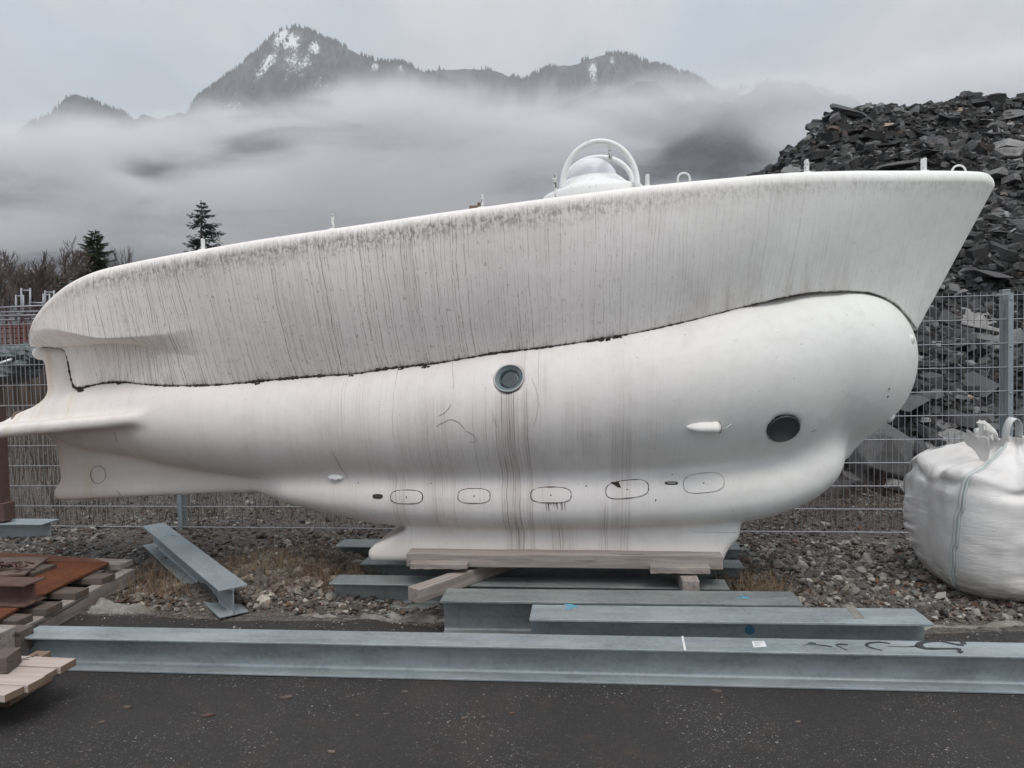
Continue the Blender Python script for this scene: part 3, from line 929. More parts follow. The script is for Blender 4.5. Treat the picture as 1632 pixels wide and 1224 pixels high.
for r_, y_ in zip(rows, ys_):
    if r_[3] is None:
        yy = min(y_, r_[2][1]) if r_[0] < 1250 else y_
        r_[2] = py(r_[0], seam_y(r_[0]), yy)
rings, uvs, seam_pts, cs_ = [], [], [], []
NA, NBILGE, NC, NARC = 16, 14, 34, 9
NSIDE = NA + NBILGE + NC
for c, T, B, XB in rows:
    w = YS - T[1]; ws = YS - B[1]
    r = min(0.072, 0.75 * w, 0.42 * (T[2] - B[2])); zt = T[2] - r
    ce = max(c, 46)
    zcr = py(ce, np.interp(ce, [46, 112, 185, 340], [550, 553, 545, 545]), B[1])[2]
    zM = py(ce, np.interp(ce, [46, 110, 157, 178, 200, 340], [531, 522, 532, 538, 542, 543]), T[1])[2]
    zcr = max(zcr, B[2] + .002); zM = min(max(zM, zcr + .01), zt - .005)
    wM = w * .975
    za = np.linspace(B[2], zcr, NA); qa = np.full(NA, ws)
    a = np.linspace(0, math.pi / 2, NBILGE + 1)[1:]
    sa_ = a / (math.pi / 2); zb3 = zcr + (zM - zcr) * (0.75 * sa_ ** 1.2 + 0.25 * sa_ ** 5) ; qb = ws + (wM - ws) * np.sin(a) ** 0.9 * 0.35 + (wM - ws) * 0.65 * sa_
    t_ = np.linspace(0, 1, NC + 1)[1:]
    zc3 = zM + (zt - zM) * t_; qc = wM + (w - wM) * t_
    zf = np.concatenate([za, zb3, zc3]); qf = np.concatenate([qa, qb, qc])
    t = np.linspace(0, 1, NSIDE)
    zl_ = B[2] + (zt - B[2]) * t
    ql = ws + (w - ws) * t ** 0.9 + 0.05 * np.sin(math.pi * t) * smst(250, 500, c) * smst(1462, 1000, c)
    k = 1 - smst(150, 350, c)
    z = zf * k + zl_ * (1 - k); q_ = qf * k + ql * (1 - k)
    tz = (z - B[2]) / max(zt - B[2], 1e-4)
    x = B[0] + (T[0] - B[0]) * tz
    ring = list(np.stack([x, YS - q_, z], 1)); vv = list(0.95 * tz)
    for j in range(1, NARC + 1):
        a = math.pi / 2 * j / NARC
        ring.append(np.array([T[0], T[1] + r * (1 - math.cos(a)), zt + r * math.sin(a)])); vv.append(0.95 + 0.05 * j / NARC)
    ring.append(np.array([T[0], YS - (w - r) * 0.5, T[2] + 0.004])); vv.append(1.0)
    far = [np.array([e[0], 2 * YS - e[1], e[2]]) for e in ring[::-1]]
    ring = ring + [np.array([T[0], YS, T[2] + 0.006])] + far
    vv = vv + [1.0] + vv[::-1]
    rings.append(ring); uvs.append([(c / IW, e) for e in vv])
    seam_pts.append(np.array([x[0], YS - q_[0], z[0]])); cs_.append(c)
cs_ = np.array(cs_)
R_ = np.array(rings); NR, NP = R_.shape[:2]
fs = grid_faces(NR, NP, False, True)[:, ::-1]
upper = sub_mesh('upper_hull', R_.reshape(-1, 3), fs, M_UP, uv=np.array(uvs).reshape(-1, 2))
bm = bmesh.new(); bm.from_mesh(upper.data); bmesh.ops.holes_fill(bm, edges=bm.edges, sides=0); bmesh.ops.recalc_face_normals(bm, faces=bm.faces)
for f_ in bm.faces: f_.smooth = True
bm.to_mesh(upper.data); bm.free()

# ---- dark ragged seal along the seam
rng = np.random.default_rng(5)
sp = np.array(seam_pts); sp = sp[cs_ > 72]; sc_ = cs_[cs_ > 72]
seg = np.concatenate([[0], np.cumsum(np.linalg.norm(np.diff(sp, axis=0), axis=1))])
q = np.arange(0, seg[-1], 0.008)
sp2 = np.stack([np.interp(q, seg, sp[:, i]) for i in range(3)], 1); cq = np.interp(q, seg, sc_)
thick = np.interp(cq, [60, 112, 120, 135, 180, 230, 370, 420, 520, 640, 700, 790, 900, 960, 985, 1010, 1170, 1200, 1330, 1400, 1440, 1462],
                  [2, 2.5, 5, 9, 5, 3.5, 7.5, 9, 8, 8, 6, 5.5, 3.5, 7, 6, 3.0, 4.5, 2.4, 1.8, 1.8, 2.0, 1.6]) * 0.001
nz_ = fbm(q * 9, q * 0, 0, 3, 3) * 0.45 + fbm(q * 55, q * 0, 0, 3, 9) * 0.5
rr_ = thick * 1.25 * np.clip(0.75 + nz_ * 1.25, 0.2, 2.4)
jz = fbm(q * 60, q * 0 + 4, 0, 2, 21) * thick * 0.5
mb = MB(); mb.tube([(p_[0], p_[1] - 0.001, p_[2] + j_) for p_, j_ in zip(sp2, jz)], rr_, 7)
o = sub_mb(mb, 'seam_seal', M_SEAL); tag(o, 'black crumbling seal along the hull seam')
# mossy clumps stuck in the seam
for a, b_, s_ in ((678, 583, 9), (782, 563, 10), (963, 540, 11), (984, 536, 8), (131, 621, 10), (640, 586, 6), (410, 610, 6), (560, 597, 5), (125, 612, 6), (190, 610, 5)):
    h = hit(a, b_ + 2)
    if h is None: continue
    mb = MB(); k = s_ * 0.0019
    n_ = 10
    for i in range(n_):
        rx = random.Random(a + i)
        mb.box((h[0] + rx.uniform(-k, k) * 1.6, h[1] - 0.002, h[2] + rx.uniform(-k, k) * 0.55), (k * rx.uniform(.5, 1.1), 0.008, k * rx.uniform(.4, .9)), (rx.uniform(0, 3), rx.uniform(0, 3), rx.uniform(0, 3)))
    sub_mb(mb, 'moss_clump', M_SEAL, smooth=False)

# ---- portholes
def frame_matrix(n):
    n = Vector(n); up = Vector((0, 0, 1)); x = up.cross(n).normalized(); y = n.cross(x)
    return Matrix((x, y, n)).transposed()
for k, (p, n, r) in enumerate(PORT):
    M = frame_matrix(n)
    mb = MB()
    if k == 0:
        mb.lathe([(r * .93, -.02), (r * 1.02, -.012), (r * 1.045, .001), (r * 1.03, .005), (r * 1.0, .006), (r * .96, .005), (r * .93, -.02)], p, 56, M, 0, False)
        fr = sub_mb(mb, 'porthole', M_RIM); tag(fr, 'large clear porthole below the seam amidships')
        mb = MB(); mb.lathe([(r * .965, .001), (r * .93, -.004), (r * .70, -.010), (r * .68, -.016), (r * .62, -.030)], p, 56, M, 0, False)
        sub_mb(mb, 'porthole_ring', M_ACRYL, fr)
        mb = MB(); off = Vector(p) + M @ Vector((r * .06, -r * .06, 0)); mb.lathe([(r * .70, -.0135), (r * .5, -.0132), (r * .2, -.013), (.002, -.013)], off, 48, M)
        gl = sub_mb(mb, 'porthole_glass', M_GLASS, fr)
        for a0, rr0 in ((0.6, .5), (2.2, .74), (3.5, .6)):
            mb = MB(); mb.tube([Vector(p) + M @ Vector((math.cos(a0 + q * .35) * r * rr0, math.sin(a0 + q * .35) * r * rr0, -.008 if rr0 > .7 else -.0125)) for q in np.linspace(-1, 1, 9)], 0.0018, 5)
            sub_mb(mb, 'dried_smear', M_ACRYL, fr)
    else:
        mb = MB(); mb.lathe([(r * 1.03, -.01), (r * 1.02, .004), (r * .94, .006), (r * .93, -.03), (r * .90, -.07)], p, 56, M)
        fr = sub_mb(mb, 'porthole', M_RUBBER); tag(fr, 'smaller porthole deep in a black rubber ring near the nose')
        mb = MB(); mb.lathe([(r * .93, -.040), (r * .70, -.043), (r * .69, -.03), (r * .64, -.027), (.62 * r, -.038)], Vector(p) + M @ Vector((r * .05, r * .05, 0)), 48, M, 0, False)
        sub_mb(mb, 'porthole_ring', M_RUBBER, fr)
        mb = MB(); mb.lathe([(r * .66, -.036), (r * .5, -.030), (r * .25, -.026), (.002, -.025)], Vector(p) + M @ Vector((r * .05, r * .05, .004)), 48, M)
        sub_mb(mb, 'porthole_glass', M_GLASS2, fr)

# ---- oval hatch covers let into the ballast lobe: plate plus dark joint
def oval(cx, cz, hw, hh, n, k=1.0):
    """rounded rectangle outline (stadium-like)"""
    t = np.linspace(0, 2 * math.pi, n, endpoint=False); e = 2 / 2.9
    return cx + hw * k * np.sign(np.cos(t)) * np.abs(np.cos(t)) ** e, cz + hh * k * np.sign(np.sin(t)) * np.abs(np.sin(t)) ** e

def ring_strip(xs, zs, w, lift, name, m, parent, irregular=0.0, seed=0):
    n = len(xs); cx, cz = xs.mean(), zs.mean()
    ww = w * (1 + irregular * fbm(np.arange(n) * .35, np.zeros(n), 0, 3, seed))
    L = np.hypot(xs - cx, zs - cz)
    nxt, nzt = (xs - cx) / L, (zs - cz) / L
    X = np.concatenate([xs - nxt * ww, xs + nxt * ww]); Z = np.concatenate([zs - nzt * ww, zs + nzt * ww])
    Yv = surf(X, Z) - lift
    v = np.stack([X, Yv, Z], 1); i = np.arange(n); j = (i + 1) % n
    back = v.copy(); back[:, 1] += lift + 0.006
    V_ = np.concatenate([v, back])
    f = np.concatenate([np.stack([i, n + i, n + j, j], 1), np.stack([i, j, 2 * n + j, 2 * n + i], 1), np.stack([n + i, 3 * n + i, 3 * n + j, n + j], 1)])
    return sub_mesh(name, V_, f, m, parent, smooth=False)

HATCH = [(648, 792, 27, 11.0, 0.95, .5), (755.5, 790.5, 26.5, 11.5, 0.85, .4), (878, 789, 32.5, 12.0, 1.1, .8), (999.5, 780, 33.5, 13.0, 0.95, .5), (1121.5, 770, 31, 13.5, 0.5, .3)]
for a, b_, hw, hh, lw, irr in HATCH:
    c = hit(a, b_); s_ = c[1] / FPX
    cx, cz = c[0], c[2]
    n = 72
    vs, fsq = [], []
    R8 = np.linspace(0.02, 1.0, 9)
    X = []; Z = []
    for kq in R8:
        x_, z_ = oval(0, 0, hw * s_, hh * s_, n, kq); z_ = z_ + x_ * (0.09 if a > 960 else 0.0); X.append(x_ + cx); Z.append(z_ + cz)
    X = np.array(X); Z = np.array(Z)
    Yv = surf(X.ravel(), Z.ravel()).reshape(X.shape) - 0.0022
    v = np.stack([X, Yv, Z], -1).reshape(-1, 3)
    hc = sub_mesh('hatch_cover', v, grid_faces(len(R8), n, False, True), M_LOW)
    tag(hc, {648: 'oval hatch cover nearest the tail', 755.5: 'second oval hatch cover from the tail', 878: 'middle oval hatch cover with black drips below', 999.5: 'oval hatch cover with a broken black corner', 1121.5: 'oval hatch cover nearest the nose with a thin joint'}[a])
    x_, z_ = oval(0, 0, hw * s_, hh * s_, n); z_ = z_ + x_ * (0.09 if a > 960 else 0.0)
    ring_strip(x_ + cx, z_ + cz, lw * s_ * 0.62, 0.003, 'joint', M_JOINT, hc, irr, int(a))
    mb = MB(); M = frame_matrix(normal_at(c)); mb.lathe([(.0045, 0), (.0045, .003), (.001, .0035)], (cx, surf([cx], [cz])[0] - .002, cz), 10, M); sub_mb(mb, 'screw', M_RUBBER, hc)
    if a == 999.5:
        q = [(975, 768), (986, 768), (990, 777), (984, 776.5), (978, 772), (973, 770)]
        P_ = np.array([hit(*e) for e in q]); P_[:, 1] -= 0.004
        back = P_.copy(); back[:, 1] += .01
        nn = len(q); mb = MB(); mb.add(np.concatenate([P_, back]), [tuple(range(nn))] + [(i, i + nn, (i + 1) % nn + nn, (i + 1) % nn) for i in range(nn)])
        sub_mb(mb, 'broken_corner', M_SEAL, hc, smooth=False)
    if a == 878:
        for i in range(11):
            rx = random.Random(i); X0 = cx + rx.uniform(-.5, .9) * hw * s_ * .8; L = rx.uniform(.012, .06)
            zs = np.linspace(cz - hh * s_ * .98, cz - hh * s_ - L, 6); Ys_ = surf(np.full(6, X0), zs) - .001
            mb = MB(); mb.tube([(X0 + .001 * j, yy, zz) for j, (yy, zz) in enumerate(zip(Ys_, zs))], list(np.linspace(.0022, .0006, 6)), 5); sub_mb(mb, 'drip', M_SEAL, hc)

# round inspection plate on the lower fin
c = py(156, 756.5, YS - 0.06); th = np.linspace(0, 2 * math.pi, 48, endpoint=False)
rp = 14.2 * 5.15 / FPX
ring_strip(c[0] + rp * np.cos(th), c[2] + rp * 1.07 * np.sin(th), 0.0016, 0.002, 'inspection_plate_joint', M_JOINT, None, .5, 4)

# hairline cracks and scars
def crack(pts, r, name='hairline_crack', m=None):
    P_ = []
    for (a, b_), (a2, b2) in zip(pts[:-1], pts[1:]):
        for t in np.linspace(0, 1, 7)[:-1]: P_.append((a + (a2 - a) * t, b_ + (b2 - b_) * t))
    P_.append(pts[-1]); rx = random.Random(int(pts[0][0]))
    H = [hit(a + rx.uniform(-.5, .5), b_ + rx.uniform(-.4, .4)) for a, b_ in P_]
    H = [h + np.array([0, -.0008, 0]) for h in H if h is not None]
    mb = MB(); mb.tube(H, list(np.clip(.62 * r * (0.6 + 0.5 * np.abs(fbm(np.arange(len(H)) * .6, np.zeros(len(H)), 0, 2, 3))), 0, r * 1.4)), 5)
    sub_mb(mb, name, m or M_SEAL)
crack([(719, 644), (715, 651), (710, 657), (700, 663)], .0022)
crack([(696, 680), (703, 675), (711, 672), (713, 669), (722, 669), (733, 674), (740, 684)], .0022)
crack([(741, 686), (752, 691), (760, 702), (758, 704), (747, 705)], .0014)
crack([(847, 602), (855, 622), (858, 645), (855, 664), (851, 680)], .0012)
crack([(529, 719), (540, 740), (552, 758), (558, 772)], .0022)
crack([(721, 575), (722, 600), (723, 613), (722, 620)], .0014)
crack([(784, 655), (787, 668), (792, 680)], .0011)
crack([(185, 780), (190, 786), (192, 792)], .002)
crack([(178, 684), (184, 692), (187, 705)], .0013)
crack([(1293, 688), (1297, 687), (1301, 685)], .0018)
crack([(1105, 848), (1140, 848), (1175, 849)], .0013)
for a, b_ in ((823, 763), (687, 771), (1158, 743), (571, 770), (934, 775), (1071, 757), (1417, 620), (1415, 632), (1045, 797)):
    h = hit(a, b_); mb = MB(); mb.box(h, (.006, .004, .012), (0, rad(20), 0)); sub_mb(mb, 'chip', M_SEAL, smooth=False)

# ---- fairings, intakes and small fittings on the hull
def fairing(a, b_, lx, lz, prot, name, m, label=None, rz=0.0, tip=None):
    c = hit(a, b_); n = normal_at(c); M = frame_matrix(n); mb = MB()
    nu, nv = 28, 14
    vs = []
    for i in range(nv + 1):
        ph = math.pi * i / nv
        for j in range(nu):
            t = 2 * math.pi * j / nu
            xx = -math.cos(ph); rr0 = math.sin(ph)
            if tip: rr0 = rr0 * (0.72 + 0.28 * (xx * .5 + .5)) if xx < 0.55 else rr0 * 1.25
            v = M @ Vector((xx * lx, rr0 * math.cos(t) * lz, rr0 * math.sin(t) * prot))
            vs.append(Vector(c) + v)
    fs_ = [(i * nu + j, i * nu + (j + 1) % nu, (i + 1) * nu + (j + 1) % nu, (i + 1) * nu + j) for i in range(nv) for j in range(nu)]
    mb.add(vs, fs_); o = sub_mb(mb, name, m); tag(o, label); return o, c, M
o, c, M = fairing(1122, 680, .107, .036, .06, 'side_fairing', M_LOW, 'bullet-shaped fairing with a cracked tip', tip=True)
mb = MB(); mb.tube([Vector(c) + M @ Vector((.088 + .004 * math.sin(q * 2), math.cos(q) * .034, math.sin(q) * .06)) for q in np.linspace(0, math.pi, 14)], .0018, 5); sub_mb(mb, 'crack_line', M_SEAL, o)
mb = MB(); mb.tube([Vector(c) + M @ Vector(q) for q in ((.09, .005, .048), (.12, .014, .04), (.155, .028, .02))], .0016, 5); sub_mb(mb, 'loose_wire', M_WHITE, o)
fairing(535, 761, .058, .024, .03, 'outlet_nozzle', M_WHITE, 'small rusty outlet nozzle')
mb = MB(); h = hit(537, 763); mb.box((h[0], h[1] - .022, h[2]), (.055, .012, .012), (0, 0, 0)); sub_mb(mb, 'nozzle_slot', M_RUSTP, smooth=False, bevel=.004)
for a, b_, w, hh, m_ in ((602, 791, .055, .022, M_RUBBER), (1070, 770, .065, .018, M_GALV2)):
    h = hit(a, b_); n = normal_at(h); M = frame_matrix(n); mb = MB()
    x_, z_ = oval(0, 0, w / 2, hh / 2, 28)
    for dd, kk in ((.0, 1.25), (.003, 1.2)): pass
    mb.prism([Vector(h) + M @ Vector((xx * 1.25, zz * 1.35, -.006)) for xx, zz in zip(x_, z_)], M @ Vector((0, 0, .0085)), 0)
    vt = sub_mb(mb, 'flush_vent', M_SEAL, smooth=False)
    mb = MB(); mb.prism([Vector(h) + M @ Vector((xx * .86, zz * .72, .0)) for xx, zz in zip(x_, z_)], M @ Vector((0, 0, .0042)), 0); sub_mb(mb, 'vent_plate', m_, vt, smooth=False)
# eye and lug on the nose
mb = MB(); p_ = np.array(hit(1452, 541)) + np.array([.0, .03, 0]); mb.lathe([(.040, -.05), (.037, .0), (.026, .022), (.008, .032)], p_, 20, frame_matrix(Vector((.75, -.3, .6)).normalized())); sub_mb(mb, 'nose_lug', M_LOW)
mb = MB(); p_ = np.array(hit(1420, 664) if hit(1420, 664) is not None else (hit(1405, 664) if hit(1405, 664) is not None else hit(1390, 664))) + np.array([.0, .05, 0]); mb.lathe([(.055, -.08), (.05, -.01), (.036, .025), (.02, .036), (.002, .038)], p_, 20, frame_matrix(Vector((.8, -.2, -.45)).normalized())); sub_mb(mb, 'nose_lug', M_LOW)
# rust ring and tail cone tip
c0, c1 = py(31, 664, YS), py(35, 665, YS)
mb = MB(); xc = py(32, 672, YS); zc_ = pchip(BODY[0], BODY[1], np.array([xc[0]]))[0]; rc = pchip(BODY[0], BODY[2], np.array([xc[0]]))[0]
mb.lathe([(rc * .9, -.008), (rc * 1.22, -.008), (rc * 1.26, .010), (rc * .9, .010)], (xc[0], YS, zc_), 28, Matrix.Rotation(rad(90), 3, 'Y')); sub_mb(mb, 'tail_ring', M_RUSTP)

# ---- deck gear
def deck_at(a, inset):
    T = deck_pt(a); return Vector((T[0], T[1] + inset, T[2]))
for a, top, w in ((313, 381, .020), (523, 342.5, .018), (765, 311, .015), (1033, 278, .018), (1291.5, 254, .018), (1481.5, 252, .020)):
    q = deck_at(a, 0.085)
    ht = py(a, top, q.y)[2] - q.z
    mb = MB(); mb.box((q.x, q.y, q.z + ht / 2 - .01), (w, .034, ht + .02), (0, 0, rad(15)))
    st = sub_mb(mb, 'stanchion_stub', M_CHIP if a in (523, 765, 1291.5) else M_WHITE, smooth=False, bevel=.003)
    mb = MB(); mb.lathe([(.034, -.01), (.034, .004), (.026, .008), (.02, .009)], (q.x, q.y, q.z - .004), 16); sub_mb(mb, 'foot_plate', M_WHITE, st)
for a, top, r_ in ((1092.5, 275.5, .036), (1540, 263, .040)):
    q = deck_at(a, 0.10); zt_ = py(a, top, q.y)[2]
    mb = MB(); pts = [(q.x - r_, q.y, q.z - .01)] + [(q.x - r_ * math.cos(t), q.y, zt_ - r_ + r_ * math.sin(t)) for t in np.linspace(0, math.pi, 14)] + [(q.x + r_, q.y, q.z - .01)]
    sub_mb((mb.tube(pts, .0062, 8), mb)[1], 'lifting_eye', M_WHITE)
q = deck_at(752, .13); mb = MB(); mb.box((q.x, q.y, q.z + .012), (.075, .05, .03), (0, 0, .1)); mb.box((q.x + .03, q.y, q.z + .03), (.03, .04, .03)); sub_mb(mb, 'cleat_stub', M_RUSTP, smooth=False, bevel=.005)
q = deck_at(884, .10); zt_ = py(884, 278, q.y)[2]
mb = MB(); mb.tube([(q.x, q.y, q.z - .01), (q.x, q.y, zt_)], .007, 8); mb.box((q.x, q.y, zt_ - .028), (.036, .014, .012)); mb.box((q.x - .003, q.y, zt_ - .06), (.018, .018, .03)); sub_mb(mb, 'valve_stem', M_CHIP, smooth=False, bevel=.002)

# hatch coaming, dome and guard hoops
DY = YS - 0.02
tl, tr = py(866, 312, DY), py(1030, 291, DY)
cx = (tl[0] + tr[0]) / 2; zb_ = min(tl[2], tr[2]) - .06
slope = (tr[2] - tl[2]) / (tr[0] - tl[0])
Msl = Matrix.Rotation(-math.atan(slope), 3, 'Y')
Rb = (tr[0] - tl[0]) / 2
def zl(px_, py_): return py(px_, py_, DY)[2]
ztop = zl(948, 275); base_z = (tl[2] + tr[2]) / 2
mb = MB()
mb.lathe([(Rb * 1.0, -.12), (Rb * 1.0, -.01), (Rb * .97, .012), (Rb * .86, .026), (Rb * .72, .046), (Rb * .67, .060), (Rb * .62, .078), (Rb * .53, .104), (Rb * .3, .124), (.01, .130)], (cx - .01, DY, base_z - .04), 56, Msl)
co = sub_mb(mb, 'hatch_coaming', M_WHITE)
dl, dr = py(903, 284, DY), py(984, 280, DY); rd = (dr[0] - dl[0]) / 2; dt = zl(944, 252.5)
mb = MB(); dz0 = dl[2] - .03; hd = dt - dz0
prof = [(rd * 1.06, -.02)] + [(rd * math.cos(t), hd * math.sin(t)) for t in np.linspace(0, math.pi / 2 * .985, 18)]
mb.lathe(prof, ((dl[0] + dr[0]) / 2, DY, dz0), 48); sub_mb(mb, 'entry_dome', M_DOME)
hoops = []
for Yh, tip_y, lx_, rx_, yb in ((DY - .24, 225.5, 896, 1016, 292), (DY + .20, 250.5, 899, 1009, 290)):
    L_, R2 = py(lx_, yb, Yh), py(rx_, yb, Yh); zt_ = py(957, tip_y, Yh)[2]
    ccx = (L_[0] + R2[0]) / 2; rx2 = (R2[0] - L_[0]) / 2; zb2 = min(L_[2], R2[2]) - .03
    pts = [(ccx - rx2 * math.cos(t), Yh, zb2 + (zt_ - zb2) * math.sin(t) ** 0.92) for t in np.linspace(0.0, math.pi, 40)]
    mb = MB(); mb.tube(pts, .0195 if Yh < DY else .0185, 12); hoops.append((sub_mb(mb, 'guard_hoop', M_WHITE), pts))
A = Vector(hoops[0][1][22]) ; B_ = Vector(hoops[1][1][23])
mb = MB(); mb.tube([A + Vector((.02, 0, 0)), B_ + Vector((.02, 0, 0))], .014, 10); sub_mb(mb, 'hoop_strut', M_CHIP)


# ================================================================== ground
ASPH_Y = 4.60
def asph_edge(X): return ASPH_Y + 0.05 * X * 0.5 + 0.07 * fbm(np.asarray(X) * 1.3, np.asarray(X) * 0, 0, 4, 77)

def ground_z(X, Y):
    X = np.asarray(X, float); Y = np.asarray(Y, float)
    z = 0.012 + 0.03 * fbm(X * 1.1, Y * 1.1, 0, 3, 5) + 0.010 * fbm(X * 5, Y * 5, 0, 3, 8)
    z = z + 0.17 * np.exp(-((X + 2.30) / 0.55) ** 2 - ((Y - 5.35) / 0.45) ** 2)          # gravel mound
    z = z + 0.05 * np.exp(-((X - 1.2) / 0.9) ** 2 - ((Y - 5.5) / 0.6) ** 2)
    z = z + 0.35 * smst(7.5, 13, Y) * smst(1.0, -2.5, X) + 0.2 * smst(7.2, 9, Y)
    z = z * smst(-0.05, 0.35, Y - asph_edge(X))
    return z - 0.03 * smst(0.0, -0.4, Y - asph_edge(X))

# one sheet to the horizon
mb = MB(); mb.add([(-9000, -400, -.06), (9000, -400, -.06), (9000, 9000, -.06), (-9000, 9000, -.06)], [(0, 1, 2, 3)])
tag(mb.build('ground', M_BED), kind='structure')
xs = np.linspace(-16, 14, 420); ys = np.concatenate([np.linspace(4.2, 8, 120), np.linspace(8.05, 24, 100)])
XX, YY = np.meshgrid(xs, ys, indexing='ij')
ZZ = ground_z(XX, YY)
tag(link('gravel_bed', np_mesh('gravel_bed', np.stack([XX, YY, ZZ], -1).reshape(-1, 3), grid_faces(len(xs), len(ys))), M_BED, smooth=True), kind='structure')
xs = np.linspace(-10, 10, 240); ys = np.concatenate([np.linspace(-8, 4.0, 40), np.linspace(4.05, 4.9, 30)])
XX, YY = np.meshgrid(xs, ys, indexing='ij'); ZZ = 0.004 * fbm(XX * .8, YY * .8, 0, 3, 3) - 0.004
ZZ = ZZ - 0.05 * smst(-0.02, 0.16, YY - asph_edge(XX))
tag(link('asphalt', np_mesh('asphalt', np.stack([XX, YY, ZZ], -1).reshape(-1, 3), grid_faces(len(xs), len(ys))), M_ASPH, smooth=True), kind='structure')

# ---- loose stones: irregular low-poly pebbles in one mesh
def ico():
    bm = bmesh.new(); bmesh.ops.create_icosphere(bm, subdivisions=1, radius=1)
    v = np.array([q.co[:] for q in bm.verts]); f = np.array([[q.index for q in fc.verts] for fc in bm.faces]); bm.free(); return v, f
ICV, ICF = ico()
def pebbles(P, S, cols, seed, flat=(0.45, 0.8), sub=True):
    rng = np.random.default_rng(seed); n = len(P)
    if not sub:
        bm = bmesh.new(); bmesh.ops.create_icosphere(bm, subdivisions=0 + 1, radius=1); bm.free()
    base, F = ICV, ICF
    nv = len(base)
    # a family of irregular shapes
    fam = 24; shp = []
    for k in range(fam):
        pl = rng.normal(size=(7, 3)); pl /= np.linalg.norm(pl, axis=1)[:, None]; off = rng.uniform(.34, .86, 7)
        v = base.copy()
        for q, o_ in zip(pl, off):
            dd = v @ q; m_ = dd > o_; v[m_] -= (dd[m_] - o_)[:, None] * q
        v *= 1 + rng.normal(0, .06, (nv, 1)); shp.append(v)
    shp = np.array(shp)[rng.integers(0, fam, n)]
    sc = np.stack([rng.uniform(.75, 1.25, n), rng.uniform(.75, 1.25, n), rng.uniform(*flat, n)], 1) * S[:, None]
    v = shp * sc[:, None, :]
    a = rng.uniform(0, 6.28, n); tl_ = rng.normal(0, .35, n); t2 = rng.normal(0, .35, n)
    ca, sa, ct, st_ = np.cos(a), np.sin(a), np.cos(tl_), np.sin(tl_)
    y = v[..., 1] * ct[:, None] - v[..., 2] * st_[:, None]; z = v[..., 1] * st_[:, None] + v[..., 2] * ct[:, None]; x = v[..., 0]
    c2, s2 = np.cos(t2), np.sin(t2)
    x, z = x * c2[:, None] + z * s2[:, None], -x * s2[:, None] + z * c2[:, None]
    x, y = x * ca[:, None] - y * sa[:, None], x * sa[:, None] + y * ca[:, None]
    V_ = np.stack([x, y, z], -1) + P[:, None, :]
    F_ = (F[None] + (np.arange(n) * nv)[:, None, None]).reshape(-1, 3)
    C_ = np.repeat(cols, nv, axis=0)
    return V_.reshape(-1, 3), F_, C_

rng = np.random.default_rng(11)
def stone_cols(n, rng, lightness=1.0):
    pal = np.array([(.13, .125, .12), (.20, .19, .18), (.30, .295, .28), (.42, .41, .39), (.16, .135, .12), (.20, .165, .145), (.10, .095, .09), (.24, .235, .225), (.16, .09, .07)])
    pr = np.array([.22, .17, .13, .08, .10, .07, .16, .07, .01])
    c = pal[rng.choice(len(pal), n, p=pr / pr.sum())] * rng.uniform(.55, 1.1, (n, 1)) * np.array([1.02, .985, .94]) * .88 * lightness
    return c
def keep_out(P):
    x, y = P[:, 0], P[:, 1]
    t = np.clip(((x + 4.09) * 1.67 + (y - 6.27) * -1.74) / (1.67 ** 2 + 1.74 ** 2), 0, 1)      # not inside the diagonal beam
    return (y > asph_edge(x) + 0.02) & (np.hypot(x + 4.09 - 1.67 * t, y - 6.27 + 1.74 * t) > .125)
n = 52000
X = rng.uniform(-6.4, 4.4, n); Y = 4.55 + rng.uniform(0, 1, n) ** 1.15 * 4.2
P = np.stack([X, Y], 1); kp = keep_out(P); P = P[kp]; n = len(P)
patch = fbm(P[:, 0] * 1.4, P[:, 1] * 1.4, 0, 3, 31)
keep = rng.uniform(0, 1, n) < np.clip(0.75 + patch * 0.9, 0.22, 1)
P = P[keep]; n = len(P)
S = 0.007 + 0.0072 * rng.gamma(1.6, 0.8, n)
S = np.where(rng.uniform(0, 1, n) < .02, S * 2.0, S); S = np.clip(S, 0.006, 0.062)
P3 = np.column_stack([P, ground_z(P[:, 0], P[:, 1]) + S * 0.2])
c_ = stone_cols(n, rng)
v1_, f1_, cc1 = pebbles(P3, S, c_, 4)
# the mound of paler rounded stones
n = 5200
X = rng.normal(-2.30, .42, n); Y = rng.normal(5.38, .34, n); kp = keep_out(np.stack([X, Y], 1)); X, Y = X[kp], Y[kp]; n = len(X)
S = 0.012 + 0.009 * rng.gamma(1.8, .8, n); S = np.clip(S, .011, .06)
P3 = np.column_stack([X, Y, ground_z(X, Y) + S * .35])
v2_, f2_, cc2 = pebbles(P3, S, stone_cols(n, rng, 1.15) * np.array([1.06, 1.0, .94]), 5, (.6, .95))
# reddish-brown litter and stones right of the timber
n = 2500
X = rng.uniform(.7, 3.2, n); Y = rng.uniform(4.75, 6.6, n); S = 0.010 + 0.010 * rng.gamma(1.6, .8, n)
P3 = np.column_stack([X, Y, ground_z(X, Y) + S * .3])
v3_, f3_, cc3 = pebbles(P3, np.clip(S, .008, .05), stone_cols(n, rng, 1.05), 6)
# fine crumbs on the asphalt edge
n = 900
X = rng.uniform(-4, 4.2, n); Y = asph_edge(X) - np.abs(rng.normal(0, .12, n)); S = rng.uniform(.003, .010, n)
P3 = np.column_stack([X, Y, S * .3])
v4_, f4_, cc4 = pebbles(P3, S, stone_cols(n, rng, 1.1), 7)
